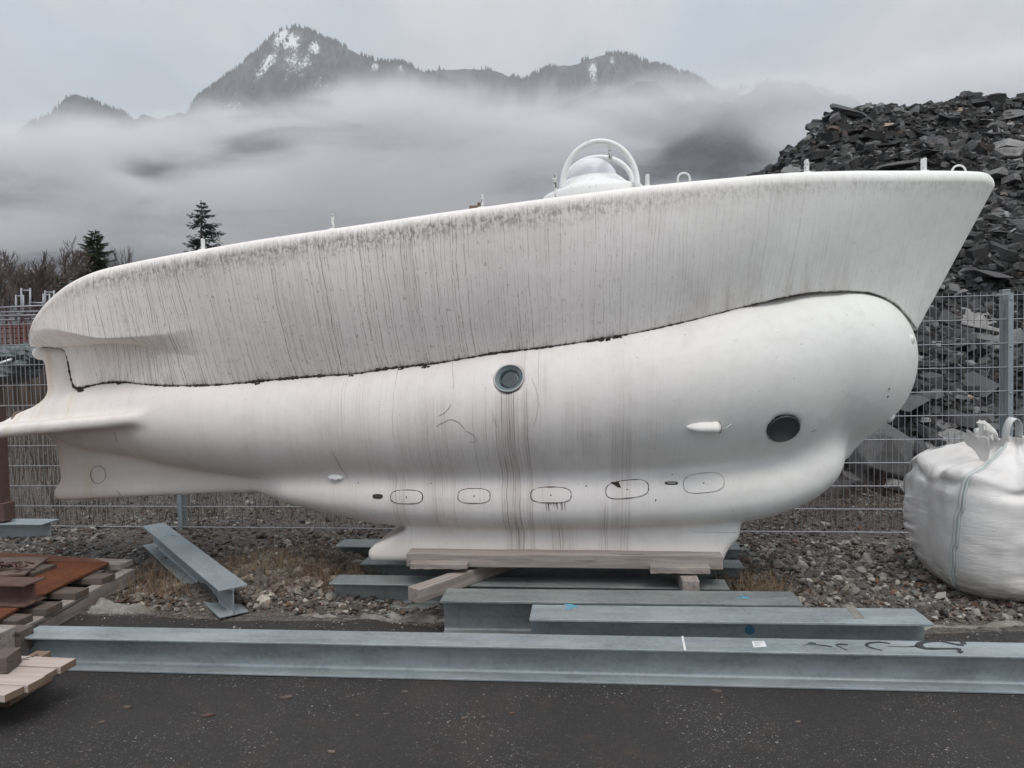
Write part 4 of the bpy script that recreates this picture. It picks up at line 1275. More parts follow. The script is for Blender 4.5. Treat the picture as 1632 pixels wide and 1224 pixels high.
# reddish-brown bark and leaf litter between the stones
n = 5200
X = rng.uniform(-5.5, 4.2, n); Y = asph_edge(X) + .03 + rng.uniform(0, 1, n) ** 1.3 * 2.4; ok_ = fbm(X * 1.9, Y * 1.9, 0, 3, 57) > rng.uniform(-.35, .35, n); X, Y = X[ok_], Y[ok_]; n = len(X)
S = rng.uniform(.008, .026, n); P3 = np.column_stack([X, Y, ground_z(X, Y) + .012 + S * .15])
v5_, f5_, cc5 = pebbles(P3, S, np.array([(.075, .035, .024), (.10, .055, .035), (.05, .03, .022), (.13, .075, .045)])[rng.integers(0, 4, n)] * rng.uniform(.6, 1.2, (n, 1)), 9, (.12, .3))
vs = [v1_, v2_, v3_, v4_, v5_]; fs = [f1_, f2_, f3_, f4_, f5_]; cc = [cc1, cc2, cc3, cc4, cc5]
off = np.cumsum([0] + [len(q) for q in vs])[:-1]
gm = link('gravel', np_mesh('gravel', np.concatenate(vs), np.concatenate([f + o_ for f, o_ in zip(fs, off)]), col=np.concatenate(cc)), M_STONE, smooth=False)
tag(gm, 'grey and brown loose gravel strewn between the asphalt and the wire fence', 'gravel', kind='stuff')

# ---- broken pale concrete edging between asphalt and gravel
xs = np.linspace(-5.5, 4.6, 700); vs_ = np.linspace(0, 1, 16)
XX, VV = np.meshgrid(xs, vs_, indexing='ij')
e0 = asph_edge(XX)
wid = 0.13 + 0.10 * fbm(XX * 2.1, XX * 0, 0, 3, 41)
YY = e0 - 0.05 + np.clip(wid, .02, .3) * VV + 0.02 * fbm(XX * 9, VV * 3, 0, 2, 43)
hh = np.sin(np.pi * VV) ** .6 * (0.030 + 0.040 * fbm(XX * 2.6, VV * 1.5, 0, 5, 44, .6))
ZZ = np.where(fbm(XX * 1.1, XX * 0, 0, 3, 47) + .15 > 0, hh, hh * .25) - 0.008
tag(link('concrete_edge', np_mesh('concrete_edge', np.stack([XX, YY, ZZ], -1).reshape(-1, 3), grid_faces(len(xs), 16)), M_CONC, smooth=False), kind='structure')

# ---- dry weeds, brush: thin bent blades in one mesh
def blades(P, H, W, cols, seed, lean=.35, curl=.3):
    rng = np.random.default_rng(seed); n = len(P); k = 4
    az = rng.uniform(0, 6.28, n); le = np.abs(rng.normal(0, lean, n)); wz = rng.uniform(0, 3.14, n)
    t = np.linspace(0, 1, k)
    bend = le[:, None] * t + (rng.normal(0, curl, n))[:, None] * t ** 2
    x = P[:, 0:1] + np.cos(az)[:, None] * bend * H[:, None]; y = P[:, 1:2] + np.sin(az)[:, None] * bend * H[:, None]
    z = P[:, 2:3] + H[:, None] * t * np.clip(1 - .25 * bend ** 2, .3, 1)
    w = W[:, None] * (1 - .75 * t)
    dx_, dy_ = np.cos(wz)[:, None] * w, np.sin(wz)[:, None] * w
    V_ = np.stack([np.stack([x - dx_, y - dy_, z], -1), np.stack([x + dx_, y + dy_, z], -1)], 2)   # n,k,2,3
    b_ = (np.arange(n) * k * 2)[:, None] + (np.arange(k - 1) * 2)[None]
    F_ = np.stack([b_, b_ + 1, b_ + 3, b_ + 2], -1).reshape(-1, 4)
    return V_.reshape(-1, 3), F_, np.repeat(cols, k * 2, axis=0)
def weed_obj(name, P, H, W, seed, m, label, cat, lean=.35, curl=.3):
    rng = np.random.default_rng(seed); c = rng.uniform(.55, 1.35, (len(P), 1)) * np.array([1, .97, .93])
    v, f, cc = blades(P, H, W, c, seed, lean, curl)
    o = link(name, np_mesh(name, v, f, col=cc), m, smooth=False)
    return tag(o, label, cat, kind='stuff')
def clump_points(cent, n, rng, s):
    cent = np.asarray(cent); k = rng.integers(0, len(cent), n); p = cent[k] + rng.normal(0, s, (n, 2)); return p
# brown dead stalks on the gravel this side of the fence
cent = [(-2.9, 4.95), (-3.05, 5.2), (-2.75, 5.1), (-3.2, 4.9), (-2.2, 4.98), (-2.05, 5.02), (-1.95, 4.97), (-2.35, 5.2), (-2.15, 5.25), (-1.8, 5.1), (-2.5, 5.05), (.95, 5.0), (1.0, 4.95), (-2.85, 5.4), (-3.5, 5.3)]
Pw = clump_points(cent, 2600, rng, .10); Pw = Pw[keep_out(Pw)]
Hh = rng.uniform(.05, .20, len(Pw)); P3 = np.column_stack([Pw, ground_z(Pw[:, 0], Pw[:, 1])])
weed_obj('dry_grass', P3, Hh, rng.uniform(.0012, .003, len(Pw)), 21, M_WEED, 'tufts of brown dead grass growing through the gravel before the fence', 'grass', .7, .5)
# brush behind the fence on the left
n = 20000
X = rng.uniform(-13, .9, n); Y = 7.0 + rng.uniform(0, 1, n) ** 1.4 * 9
kp = (fbm(X * .7, Y * .7, 0, 3, 91) + .35 > rng.uniform(-.5, .6, n)); X, Y = X[kp], Y[kp]
Hh = rng.uniform(.15, .95, len(X)) * smst(6.8, 9.0, Y) + rng.uniform(.05, .3, len(X))
Hh *= np.where(X > -2.5, .45, 1.0)
weed_obj('dead_brush', np.column_stack([X, Y, ground_z(X, Y) - .01]), Hh, rng.uniform(.0015, .004, len(X)), 22, M_BRUSH, 'grey brown dead brush standing thickly behind the left part of the fence', 'brush', .25, .3)
n = 9000
X = rng.uniform(-34, -2, n); Y = rng.uniform(15.5, 40, n)
weed_obj('far_scrub', np.column_stack([X, Y, .2 + 5.0 * smst(24, 66, Y)]), rng.uniform(.3, 1.25, n), rng.uniform(.006, .016, n), 23, M_BRUSH, 'low brown scrub covering the ground far behind the left fence', 'scrub', .3, .3)
n = 1700
X = rng.uniform(.9, 2.9, n); Y = rng.uniform(6.95, 8.3, n)
weed_obj('thorny_scrub', np.column_stack([X, Y, ground_z(X, Y)]), rng.uniform(.05, .42, n) * smst(6.9, 7.8, Y) + .04, rng.uniform(.001, .0025, n), 24, M_BRUSH, 'tangled dead thorny scrub at the foot of the slate heap behind the fence', 'scrub', .8, .6)

# bark scraps and wood chips lying on the asphalt
CH = [(203, 1128, .024, M_WOODD), (162, 1151, .02, M_WOODD), (330, 1141, .03, M_RUSTD), (527, 1198, .020, M_RUSTP), (738, 1144, .014, M_RUSTP), (770, 1143, .018, M_WOODD), (645, 1103, .024, M_WOODD), (815, 1137, .016, M_RUSTD), (455, 1112, .03, M_WOODD), (1140, 1102, .03, M_WOODD), (1272, 1150, .014, M_RUSTP), (570, 1140, .014, M_WOODD)]
for a, b_, s_, m_ in CH:
    p_ = pz(a, b_, .0); rx = random.Random(a); mb = MB(); k = 6
    poly = [(.8 * s_ * rx.uniform(.55, 1.25) * math.cos(2 * math.pi * (i + rx.uniform(-.3, .3)) / k) * 1.2, .8 * s_ * rx.uniform(.45, 1.25) * math.sin(2 * math.pi * (i + rx.uniform(-.3, .3)) / k) * .7, 0) for i in range(k)]
    az = rx.uniform(-.5, .6); R3 = Matrix.Rotation(az, 3, 'Z')
    mb.prism([R3 @ Vector(q) for q in poly], (.002, 0, s_ * .32))
    o = mb.build('wood_scrap', m_, None, bevel=.001, loc=(p_[0], p_[1], -.002))
    tag(o, 'small flat scrap of bark or wood lying on the asphalt', 'wood scrap', 'bark scraps on the asphalt')

# ================================================================== steel beams
def ibeam(p0, p1, w, h, z=0.0, m=None, tf=None, tw=None, rfil=0.018, name='steel_beam', pitch=None):
    """p0,p1: ends of the centre line (x,y)"""
    tf = tf or max(.010, h * .062); tw = tw or max(.008, h * .042)
    p0 = np.array(p0, float); p1 = np.array(p1, float); d_ = p1 - p0; L = np.linalg.norm(d_); ang = math.atan2(d_[1], d_[0])
    half = [(w / 2, 0), (w / 2, tf)]
    arc = [(tw / 2 + rfil - rfil * math.sin(t), tf + rfil - rfil * math.cos(t)) for t in np.linspace(0, math.pi / 2, 6)]
    half += arc + [(a, h - b_) for a, b_ in arc[::-1]] + [(w / 2, h - tf), (w / 2, h)]
    prof = half + [(-a, b_) for a, b_ in half[::-1]]
    n = len(prof); k = 12; V_ = []
    for i in range(k + 1):
        for a, b_ in prof: V_.append((L * i / k - L / 2, a, b_))
    F_ = [(i * n + j, (i + 1) * n + j, (i + 1) * n + (j + 1) % n, i * n + (j + 1) % n) for i in range(k) for j in range(n)]
    F_ += [tuple(range(n)), tuple(k * n + j for j in range(n))[::-1]]
    mb = MB(); mb.add(V_, F_)
    o = mb.build(name, m or M_GALV, None, bevel=.0025)
    c = (p0 + p1) / 2; o.location = (c[0], c[1], z); o.rotation_euler = (0, 0, ang)
    bpy.context.view_layer.update()
    bm = bmesh.new(); bm.from_mesh(o.data); bmesh.ops.recalc_face_normals(bm, faces=bm.faces); bm.to_mesh(o.data); bm.free()
    return o
GB = 'galvanised steel beams lying under and around the submarine'
bA = ibeam((-3.22, 3.750), (3.4, 3.886), .18, .180, 0.0)
tag(bA, 'longest galvanised steel beam, nearest the camera, with black spray scrawl and a white sticker', 'steel beam', GB)
bB = ibeam((-.447, 4.105), (1.635, 4.165), .235, .228)
tag(bB, 'bluish steel beam with a light blue spray blotch, just behind the longest beam', 'steel beam', GB)
bC = ibeam((-1.0, 4.372), (1.055, 4.425), .235, .228, m=M_GALV2)
tag(bC, 'greenish grey steel beam, third from the camera, with a damp patch on its top flange', 'steel beam', GB)
bD = ibeam((-1.862, 4.845), (.73, 4.875), .20, .165, m=M_GALV2)
tag(bD, 'dull steel beam under the diagonal cross timber, partly sunk in gravel', 'steel beam', GB)
bE = ibeam((-1.80, 5.29), (.9, 5.33), .19, .170, m=M_GALV2)
tag(bE, 'dark shaded steel beam right below the heel of the keel', 'steel beam', GB)
bF = ibeam((-2.14, 5.71), (.95, 5.75), .23, .19, m=M_GALV2)
tag(bF, 'steel beam farthest behind the keel, only its left end showing', 'steel beam', GB)
bG = ibeam((-4.09, 6.27), (-2.42, 4.53), .185, .185, .012, m=M_GALV)
tag(bG, 'steel beam lying diagonally on the gravel, pointing from the fence to the asphalt', 'steel beam', GB)
bH = ibeam((-7.4, 6.38), (-5.19, 6.38), .23, .19, m=M_GALV)
tag(bH, 'short-looking steel beam end at the far left, close to the fence', 'steel beam', GB)

def mark(parent, name, m, pts2, z, label=None, thick=.0008):
    """flat paint patch: polygon in the parent's local x,y at local z"""
    mb = MB(); mb.prism([(a, b_, z) for a, b_ in pts2], (0, 0, thick)); o = mb.build(name, m, parent); tag(o, label); return o
def to_local(o, p):
    return o.matrix_world.inverted() @ Vector(p)
def flange_pt(o, a, b_, h):
    q = to_local(o, pz(a, b_, h)); return (q.x, q.y)
def stroke(o, pts, ws, h, m, name):
    """painted stroke with varying width on the top flange, px points"""
    P_ = np.array([flange_pt(o, a, b_, h) for a, b_ in pts]); n = len(P_)
    s_ = np.linspace(0, n - 1, n * 6); Q = np.stack([pchip(np.arange(n), P_[:, i], s_) for i in (0, 1)], 1); W_ = np.interp(s_, np.arange(n), ws)
    T_ = np.gradient(Q, axis=0); T_ /= np.linalg.norm(T_, axis=1)[:, None] + 1e-9; N_ = np.stack([-T_[:, 1], T_[:, 0]], 1)
    W_ = W_ * (1 + .18 * fbm(s_ * 1.2, s_ * 0, 0, 3, 5))
    L_, R2 = Q + N_ * W_[:, None], Q - N_ * W_[:, None]
    L_[:, 1] = np.clip(L_[:, 1], -.0885, .0885); R2[:, 1] = np.clip(R2[:, 1], -.0885, .0885)
    V_ = np.concatenate([np.column_stack([L_, np.full(len(L_), h + .0009)]), np.column_stack([R2, np.full(len(R2), h + .0009)])])
    k = len(Q); i = np.arange(k - 1); F_ = np.stack([i, k + i, k + i + 1, i + 1], 1)
    me = np_mesh(name, V_, F_); ob = link(name, me, m, o); return ob
hA = .180
sc = [([(1279, 1028.5), (1293, 1027.5), (1310, 1028.5), (1326, 1031)], [.004, .006, .009, .008]),
      ([(1287, 1025.5), (1295, 1025), (1301, 1026)], [.008, .012, .008]),
      ([(1332, 1028), (1342, 1027), (1352, 1028)], [.010, .016, .010]), ([(1333, 1029), (1340, 1032), (1350, 1036.5)], [.008, .006, .004]),
      ([(1419, 1026), (1402, 1023.8), (1386, 1025), (1381, 1029), (1390, 1033), (1406, 1037)], [.010, .014, .010, .010, .010, .008]),
      ([(1414, 1030), (1440, 1031), (1462, 1030)], [.004, .006, .010]),
      ([(1536, 1028.5), (1525, 1027.5), (1513, 1025), (1498, 1022.5), (1480, 1022.5), (1466, 1026), (1466, 1030.5), (1478, 1034), (1500, 1034), (1520, 1034), (1532, 1036)], [.016, .016, .014, .012, .016, .022, .026, .016, .012, .013, .022]),
      ([(1526, 1038), (1534, 1040)], [.022, .026]), ([(1532, 1018.5), (1534, 1023), (1536, 1027)], [.016, .018, .014])]
for p_, w_ in sc: stroke(bA, p_, [q * .85 for q in w_], hA, M_BLACKP, 'spray_scrawl')
st_ = [flange_pt(bA, a, b_, hA) for a, b_ in ((1198, 1022.5), (1218, 1022), (1222, 1031), (1201, 1032))]
so = mark(bA, 'sticker', M_STICK, st_[::-1], hA + .0006)
for k in range(3):
    a0 = 1201 + k * .9; b0 = 1024.3 + k * 2.4
    q = [flange_pt(bA, a, b_, hA) for a, b_ in ((a0, b0), (a0 + 14 - 3 * k, b0 - .3), (a0 + 14.2 - 3 * k, b0 + .5), (a0 + .2, b0 + .8))]
    mark(bA, 'print_line', M_GREY, q[::-1], hA + .0015, thick=.0004).parent = so
q = [flange_pt(bA, a, b_, hA) for a, b_ in ((1086, 1014), (1089, 1014), (1094, 1037), (1090, 1037))]
mark(bA, 'weld_line', M_STICK, q[::-1], hA + .0006)
def blotch(o, a, b_, h, sx_, sy_, m, name, seed, n=9):
    rx = random.Random(seed)
    for i in range(n):
        ca, cb = a + rx.uniform(-sx_, sx_), b_ + rx.uniform(-sy_, sy_)
        x0, y0 = flange_pt(o, ca, cb, h); k = 9; r0 = rx.uniform(.010, .024)
        mark(o, name, m, [(x0 + r0 * rx.uniform(.7, 1.4) * math.cos(2 * math.pi * j / k), y0 + r0 * rx.uniform(.6, 1.1) * math.sin(2 * math.pi * j / k)) for j in range(k)], h + .0004 + i * .00005, thick=.0003)
blotch(bB, 913, 967.5, .228, 9, 4, M_BLUEP, 'blue_spray', 3, 7)
blotch(bC, 1185, 951, .228, 10, 3.5, M_BLUEP, 'blue_spray', 5, 3)
blotch(bG, 272, 855, .185, 10, 3, M_BLUEP, 'blue_spray', 7, 4)
q = to_local(bB, py(1195, 1004, 4.13)); mb = MB(); mb.lathe([(.026, -.0005), (.026, .0008), (.001, .0009)], (q.x, -.0075, q.z), 18, Matrix.Rotation(rad(90), 3, 'X')); mb.build('blue_dot', M_BLUED, bB)
q = [flange_pt(bB, a, b_, .228) for a, b_ in ((1346, 964.5), (1360, 964.5), (1378, 986), (1362, 986))]
mark(bB, 'pale_band', M_CONC, q[::-1], .2286)

# ================================================================== timbers under the keel
def timber(name, c, size, rz, m, label, group=None, ry=0.0, bevel=.006, cat='timber', seed=1):
    mb = MB(); k = 10; L, W_, H2 = size; rx = random.Random(seed); V_ = []
    for i in range(k + 1):
        x = -L / 2 + L * i / k
        j = lambda: rx.uniform(-.0025, .0025)
        for a, b_ in ((-1, -1), (1, -1), (1, 1), (-1, 1)): V_.append((x, a * W_ / 2 + j(), b_ * H2 / 2 + j()))
    F_ = [(i * 4 + j_, i * 4 + (j_ + 1) % 4, (i + 1) * 4 + (j_ + 1) % 4, (i + 1) * 4 + j_) for i in range(k) for j_ in range(4)] + [(3, 2, 1, 0), (k * 4, k * 4 + 1, k * 4 + 2, k * 4 + 3)]
    mb.add(V_, F_); o = mb.build(name, m, None, bevel=bevel)
    bm = bmesh.new(); bm.from_mesh(o.data); bmesh.ops.recalc_face_normals(bm, faces=bm.faces); bm.to_mesh(o.data); bm.free()
    o.location = c; o.rotation_euler = (0, ry, rz)
    return tag(o, label, cat, group)
TG = 'timbers carrying the submarine'
a, b_ = py(647, 882.5, 4.76), py(1152, 889.5, 4.80); zb1 = py(646, 903.6, 4.76)[2]; ht = a[2] - zb1
L = b_[0] - a[0]
timber('timber_beam', ((a[0] + b_[0]) / 2, 4.85, zb1 + ht / 2), (L, .15, ht), .02, M_WOODG, 'long weathered grey timber lying along the near side of the keel', TG, seed=2)
a, b_ = py(653.5, 897, 4.70), py(744.8, 907.5, 4.70)
timber('timber_plank', ((a[0] + b_[0]) / 2, 4.73, (a[2] + b_[2]) / 2 - .001), (b_[0] - a[0], .075, a[2] - b_[2]), .02, M_WOODG, 'short packing plank at the left end of the long timber, above the diagonal cross timber', TG, seed=3, bevel=.004)
pk = (a, b_)
a, b_ = py(1036, 903, 4.72), py(1132, 915, 4.72)
timber('timber_plank', ((a[0] + b_[0]) / 2, 4.755, (a[2] + b_[2]) / 2 - .001), (b_[0] - a[0], .075, a[2] - b_[2]), .02, M_WOODG, 'short packing plank at the right end of the long timber', TG, seed=4, bevel=.004)
e0 = (pz(647, 936, .262) + pz(670, 936, .262)) / 2
dirv = np.array([.62, 1.0]); dirv /= np.linalg.norm(dirv); Lc = 1.55
c = np.array([e0[0], e0[1]]) + dirv * Lc / 2
timber('cross_timber', (c[0], c[1], .166 + .046), (Lc, .098, .092), math.atan2(dirv[1], dirv[0]), M_WOODG, 'split end grain cross timber running diagonally under the left end of the long timber', TG, seed=5)
e0 = (pz(1083, 939, .235) + pz(1111, 939, .235)) / 2
e0[1] = 4.62; dirv = np.array([-.02, 1.0]); dirv /= np.linalg.norm(dirv); Lc = 1.35
c = np.array([py(1094, 925, 4.75)[0], 4.62 + Lc / 2])
timber('cross_timber', (c[0], c[1], .166 + .046), (Lc, .105, .092), math.atan2(dirv[1], dirv[0]), M_WOODGY if False else M_WOODG, 'straight cross timber under the right end of the long timber', TG, seed=6)

# ================================================================== wire fence
FY = 6.82
fence = empty('wire_fence', (-1.66, FY, 0))
tag(fence, 'galvanised double-wire mesh fence running behind the submarine', 'fence')
FL = np.array((-1.66, FY, 0.0))
def rod_verts(p0, p1, r, n=6):
    p0, p1 = np.asarray(p0, float), np.asarray(p1, float); d_ = (p1 - p0) / np.linalg.norm(p1 - p0)
    up = np.array([0, 1, 0.]); x = np.cross(d_, up); x /= np.linalg.norm(x); y = np.cross(d_, x)
    a = np.arange(n) * 2 * np.pi / n; ring = np.cos(a)[:, None] * x * r + np.sin(a)[:, None] * y * r
    return np.concatenate([p0 + ring, p1 + ring]), np.array([[i, (i + 1) % n, n + (i + 1) % n, n + i] for i in range(n)])
def rods(list_, n=6):
    vs, fs, o_ = [], [], 0
    for p0, p1, r in list_:
        v, f = rod_verts(p0, p1, r, n); vs.append(v); fs.append(f + o_); o_ += len(v)
    return np.concatenate(vs), np.concatenate(fs)
posts = [-6.652, -4.155, -1.658, 0.839, 3.336, 5.833]
Z0, NROW = 0.048, 11
panel_me = None
for i in range(len(posts) - 1):
    xa, xb = posts[i] + .006, posts[i + 1] - .006
    if panel_me is None:
        R3 = []
        w_ = xb - xa
        for k in range(NROW):
            for dy_ in (-.0055, .0055): R3.append(((-w_ / 2, dy_, Z0 + k * .2012), (w_ / 2, dy_, Z0 + k * .2012), .0038))
        nvw = 50
        for k in range(nvw):
            x_ = -w_ / 2 + .012 + (w_ - .024) * k / (nvw - 1); R3.append(((x_, 0, Z0 - .01), (x_, 0, Z0 + 10 * .2012 + .028), .0031))
        v, f = rods(R3); panel_me = np_mesh('mesh_panel', v, f)
        panel_me.materials.append(M_WIRE)
    o = bpy.data.objects.new('mesh_panel', panel_me); COL.objects.link(o); o.parent = fence; o.location = ((xa + xb) / 2 - FL[0], -.02, 0)
    panel_me.polygons.foreach_set('use_smooth', [True] * len(panel_me.polygons))
for x_ in posts:
    mb = MB(); mb.box((0, .04, 1.035), (.06, .05, 2.13)); mb.box((0, .04, 2.103), (.068, .058, .012))
    po = mb.build('fence_post', M_POST, fence, bevel=.003, loc=(x_ - FL[0], 0, 0))
    mb = MB(); mb.box((.012, -.034, 1.04), (.042, .006, 2.07)); mb.build('clamp_bar', M_POST, po, bevel=.002)
    for k in range(6):
        mb = MB(); mb.lathe([(.009, 0), (.009, .004), (.005, .007), (.001, .0075)], (.012, -.037, .06 + k * .3925), 10, Matrix.Rotation(rad(90), 3, 'X')); mb.build('bolt', M_WIRE, po, True)

# ================================================================== slate heap
HX = [(1000, 385), (1060, 340), (1120, 305), (1175, 270), (1205, 240), (1260, 207), (1300, 190), (1330, 176), (1370, 170), (1400, 165), (1440, 162), (1480, 156), (1520, 150), (1560, 140), (1600, 134), (1632, 130), (1720, 122), (1900, 125), (2300, 150)]
SLP, TOE = 0.84, 8.15
hc = []
for a, b_ in HX:
    b_ = b_ + 15 * float(smst(1170, 1300, a)); d_ = ray(a, b_); d_ = d_ / d_[1]; Y = (ZC + SLP * TOE) / (SLP - d_[2]); p_ = CC + d_ * Y; hc.append((p_[0], p_[1], p_[2]))
hc = np.array(hc)
def heap_z(X, Y, rough=True):
    front = SLP * (Y - TOE)
    top = np.interp(X, hc[:, 0], hc[:, 2]) + 0.03 * np.maximum(0, Y - np.interp(X, hc[:, 0], hc[:, 1]))
    left = 0.85 * (X - (1.05 - 0.52 * (Y - TOE)))
    z = smin(smin(front, top, 0.25), left, 0.4)
    back = 0.9 * (30 - Y); z = np.minimum(z, back)
    if rough: z = z + (0.16 * fbm(X * .9, Y * .9, 0, 3, 61) + 0.12 * fbm(X * 2.7, Y * 2.7, 0, 3, 62)) * smst(-.3, .8, z)
    return z
xs = np.linspace(-9, 17, 360); ys = np.linspace(7.6, 31, 330)
XX, YY = np.meshgrid(xs, ys, indexing='ij'); ZZ = np.maximum(heap_z(XX, YY), -.3)
tag(link('slate_heap', np_mesh('slate_heap', np.stack([XX, YY, ZZ], -1).reshape(-1, 3), grid_faces(len(xs), len(ys))), M_FINES, smooth=False), kind='structure')

rng = np.random.default_rng(42)
def heap_points(n, rng):
    X = rng.uniform(-3, 11.5, n); Y = TOE - .1 + rng.uniform(0, 1, n) ** 1.0 * 12.5
    Z = heap_z(X, Y)
    yc = np.interp(X, hc[:, 0], hc[:, 1])
    ok = (Z > .02) & (Y < yc + 1.2) & (X > 0.4 - .45 * (Y - TOE))
    return X[ok], Y[ok], Z[ok]
def slabs(P, S, cols, seed, thick=(.10, .40)):
    rng = np.random.default_rng(seed); n = len(P); k = 6
    a = np.sort(rng.uniform(0, 6.28, (n, k)), 1) ; a = (np.arange(k) * 2 * np.pi / k)[None] + rng.normal(0, .28, (n, k))
    r = rng.uniform(.55, 1.15, (n, k)); el_ = rng.uniform(.45, 1.0, n)
    x, y = r * np.cos(a), r * np.sin(a) * el_[:, None]
    th_ = rng.uniform(*thick, n)[:, None]
    b0 = np.stack([x, y, -th_ + rng.normal(0, .05, (n, k))], -1); b1 = np.stack([x * rng.uniform(.75, 1.0, (n, k)) + rng.normal(0, .06, (n, 1)), y * rng.uniform(.75, 1.0, (n, k)), th_ + rng.normal(0, .06, (n, k))], -1)
    v = np.concatenate([b0, b1], 1) * S[:, None, None]
    # orientation: roughly along the slope with scatter
    az = rng.uniform(0, 6.28, n); tx = rng.normal(.15, .30, n); ty = rng.normal(0, .30, n)
    def rot(v, i, j, t):
        c, s_ = np.cos(t)[:, None], np.sin(t)[:, None]; o_ = v.copy(); o_[..., i] = v[..., i] * c - v[..., j] * s_; o_[..., j] = v[..., i] * s_ + v[..., j] * c; return o_
    v = rot(v, 0, 1, az); v = rot(v, 1, 2, tx); v = rot(v, 2, 0, ty)
    v = v + P[:, None, :]
    q = np.arange(k); q2 = (q + 1) % k; o_ = (np.arange(n) * 2 * k)[:, None, None]
    side = np.stack([q, q2, k + q2, k + q], 1)[None] + o_
    top = (k + np.arange(k))[None, None] + o_; bot = np.arange(k)[::-1][None, None] + o_
    return v.reshape(-1, 3), [side.reshape(-1, 4), top.reshape(-1, k), bot.reshape(-1, k)], np.repeat(cols, 2 * k, axis=0)
X, Y, Z = heap_points(76000, rng); n = len(X)
S = np.clip(.03 + .036 * rng.gamma(1.4, .9, n), .025, .26)
lum = np.array([.016, .030, .052, .085, .14, .22])[rng.choice(6, n, p=[.28, .27, .2, .13, .08, .04])][:, None] * np.array([1.0, .985, .98])
tint_ = rng.uniform(0, 1, n) < .05; lum[tint_] = lum[tint_] * np.array([1.3, 1.0, .8])
v, f, cc = slabs(np.column_stack([X, Y, Z + S * .10]), S, lum * rng.uniform(.7, 1.3, (n, 1)), 43)
tag(link('slate_rubble', np_mesh('slate_rubble', v, f, col=cc), M_CHIPS, smooth=False), 'dark slate chips and rubble covering the big heap behind the fence', 'rubble', kind='stuff')
# the larger slabs one by one: a dozen shapes, each copied
shapes = []
for k in range(14):
    rx = np.random.default_rng(100 + k); bm = bmesh.new()
    fl_ = rx.uniform(.28, .62) if k > 4 else rx.uniform(.13, .26)
    for _ in range(26):
        q = rx.uniform(-1, 1, 3); q[2] *= fl_; q[1] *= rx.uniform(.6, 1); bm.verts.new(q)
    r_ = bmesh.ops.convex_hull(bm, input=bm.verts); bmesh.ops.delete(bm, geom=[e for e in r_['geom_interior'] if isinstance(e, bmesh.types.BMVert)], context='VERTS')
    bmesh.ops.dissolve_limit(bm, angle_limit=rad(14), verts=bm.verts, edges=bm.edges)
    bmesh.ops.bevel(bm, geom=list(bm.edges), offset=.025, segments=1, affect='EDGES')
    bmesh.ops.triangulate(bm, faces=bm.faces)
    bmesh.ops.subdivide_edges(bm, edges=bm.edges, cuts=1)
    co = np.array([q.co[:] for q in bm.verts]); nn = fbm(co[:, 0] * 4 + k, co[:, 1] * 4, co[:, 2] * 9, 3, 70 + k) * .03
    for q, d_ in zip(bm.verts, nn): q.co += q.co.normalized() * float(d_)
    me = bpy.data.meshes.new('slate_boulder'); bm.to_mesh(me); bm.free(); me.materials.append(M_SLATE); shapes.append(me)
X, Y, Z = heap_points(2600, rng)
keepn = 0; placed = []
for x_, y_, z_ in zip(X, Y, Z):
    near = 1 - smst(9, 15, y_)
    s_ = float(np.clip(rng.gamma(2.2, .085) + .08, .09, .40)) * (1.0 if y_ > 10 else .85)
    if any((x_ - a) ** 2 + (y_ - b_) ** 2 < (.75 * (s_ + r_)) ** 2 for a, b_, r_ in placed): continue
    placed.append((x_, y_, s_))
    if len(placed) >= 290: break
for x_, y_, s_ in placed:
    o = bpy.data.objects.new('slate_boulder', shapes[int(rng.integers(0, 14))]); COL.objects.link(o)
    o.scale = (s_ * rng.uniform(.85, 1.25), s_ * rng.uniform(.7, 1.1), s_ * rng.uniform(.38, .85))
    o.rotation_euler = (rng.normal(.38, .30), rng.normal(0, .30), rng.uniform(-3.14, 3.14)) if True else None
    e_ = Euler((rng.normal(.16, .22), rng.normal(0, .20), 0)).to_matrix() @ Matrix.Rotation(rng.uniform(-3.14, 3.14), 3, 'Z'); o.rotation_euler = e_.to_euler()
    o.location = (x_, y_, float(heap_z(np.array([x_]), np.array([y_]))[0]) + s_ * .10)
    tag(o, 'angular grey slate slab lying on the dark rubble of the big heap', 'slate slab', 'slate slabs on the heap')
# boulders seen through the fence at the toe
for a, b_, w, hgt in ((1402, 575, 62, .6), (1420, 732, 120, 1.0), (1330, 780, 80, 1.1), (1545, 665, 70, .5), (1590, 640, 60, .5), (1470, 745, 90, 1.2), (1560, 510, 90, .5), (1485, 700, 60, .6), (1250, 800, 60, .8), (1360, 700, 70, .8), (1500, 790, 80, .8)):
    d_ = ray(a, b_); d_ = d_ / d_[1]
    ts = np.linspace(7.6, 16, 300); hz = heap_z(CC[0] + d_[0] * ts, ts); k = np.argmax(hz > CC[2] + d_[2] * ts)
    p_ = CC + d_ * ts[k]; s_ = w * ts[k] / FPX / 2 * 1.05
    o = bpy.data.objects.new('slate_boulder', shapes[5 + int(rng.integers(0, 9))]); COL.objects.link(o)
    o.scale = (s_, s_ * .8, s_ * hgt * 1.1); o.rotation_euler = (rng.normal(.5, .3), rng.normal(0, .4), rng.normal(0, .5)); o.location = (p_[0], p_[1] - .03, p_[2])
    tag(o, 'pale grey boulder at the foot of the slate heap seen through the wire fence', 'slate slab', 'boulders behind the fence')


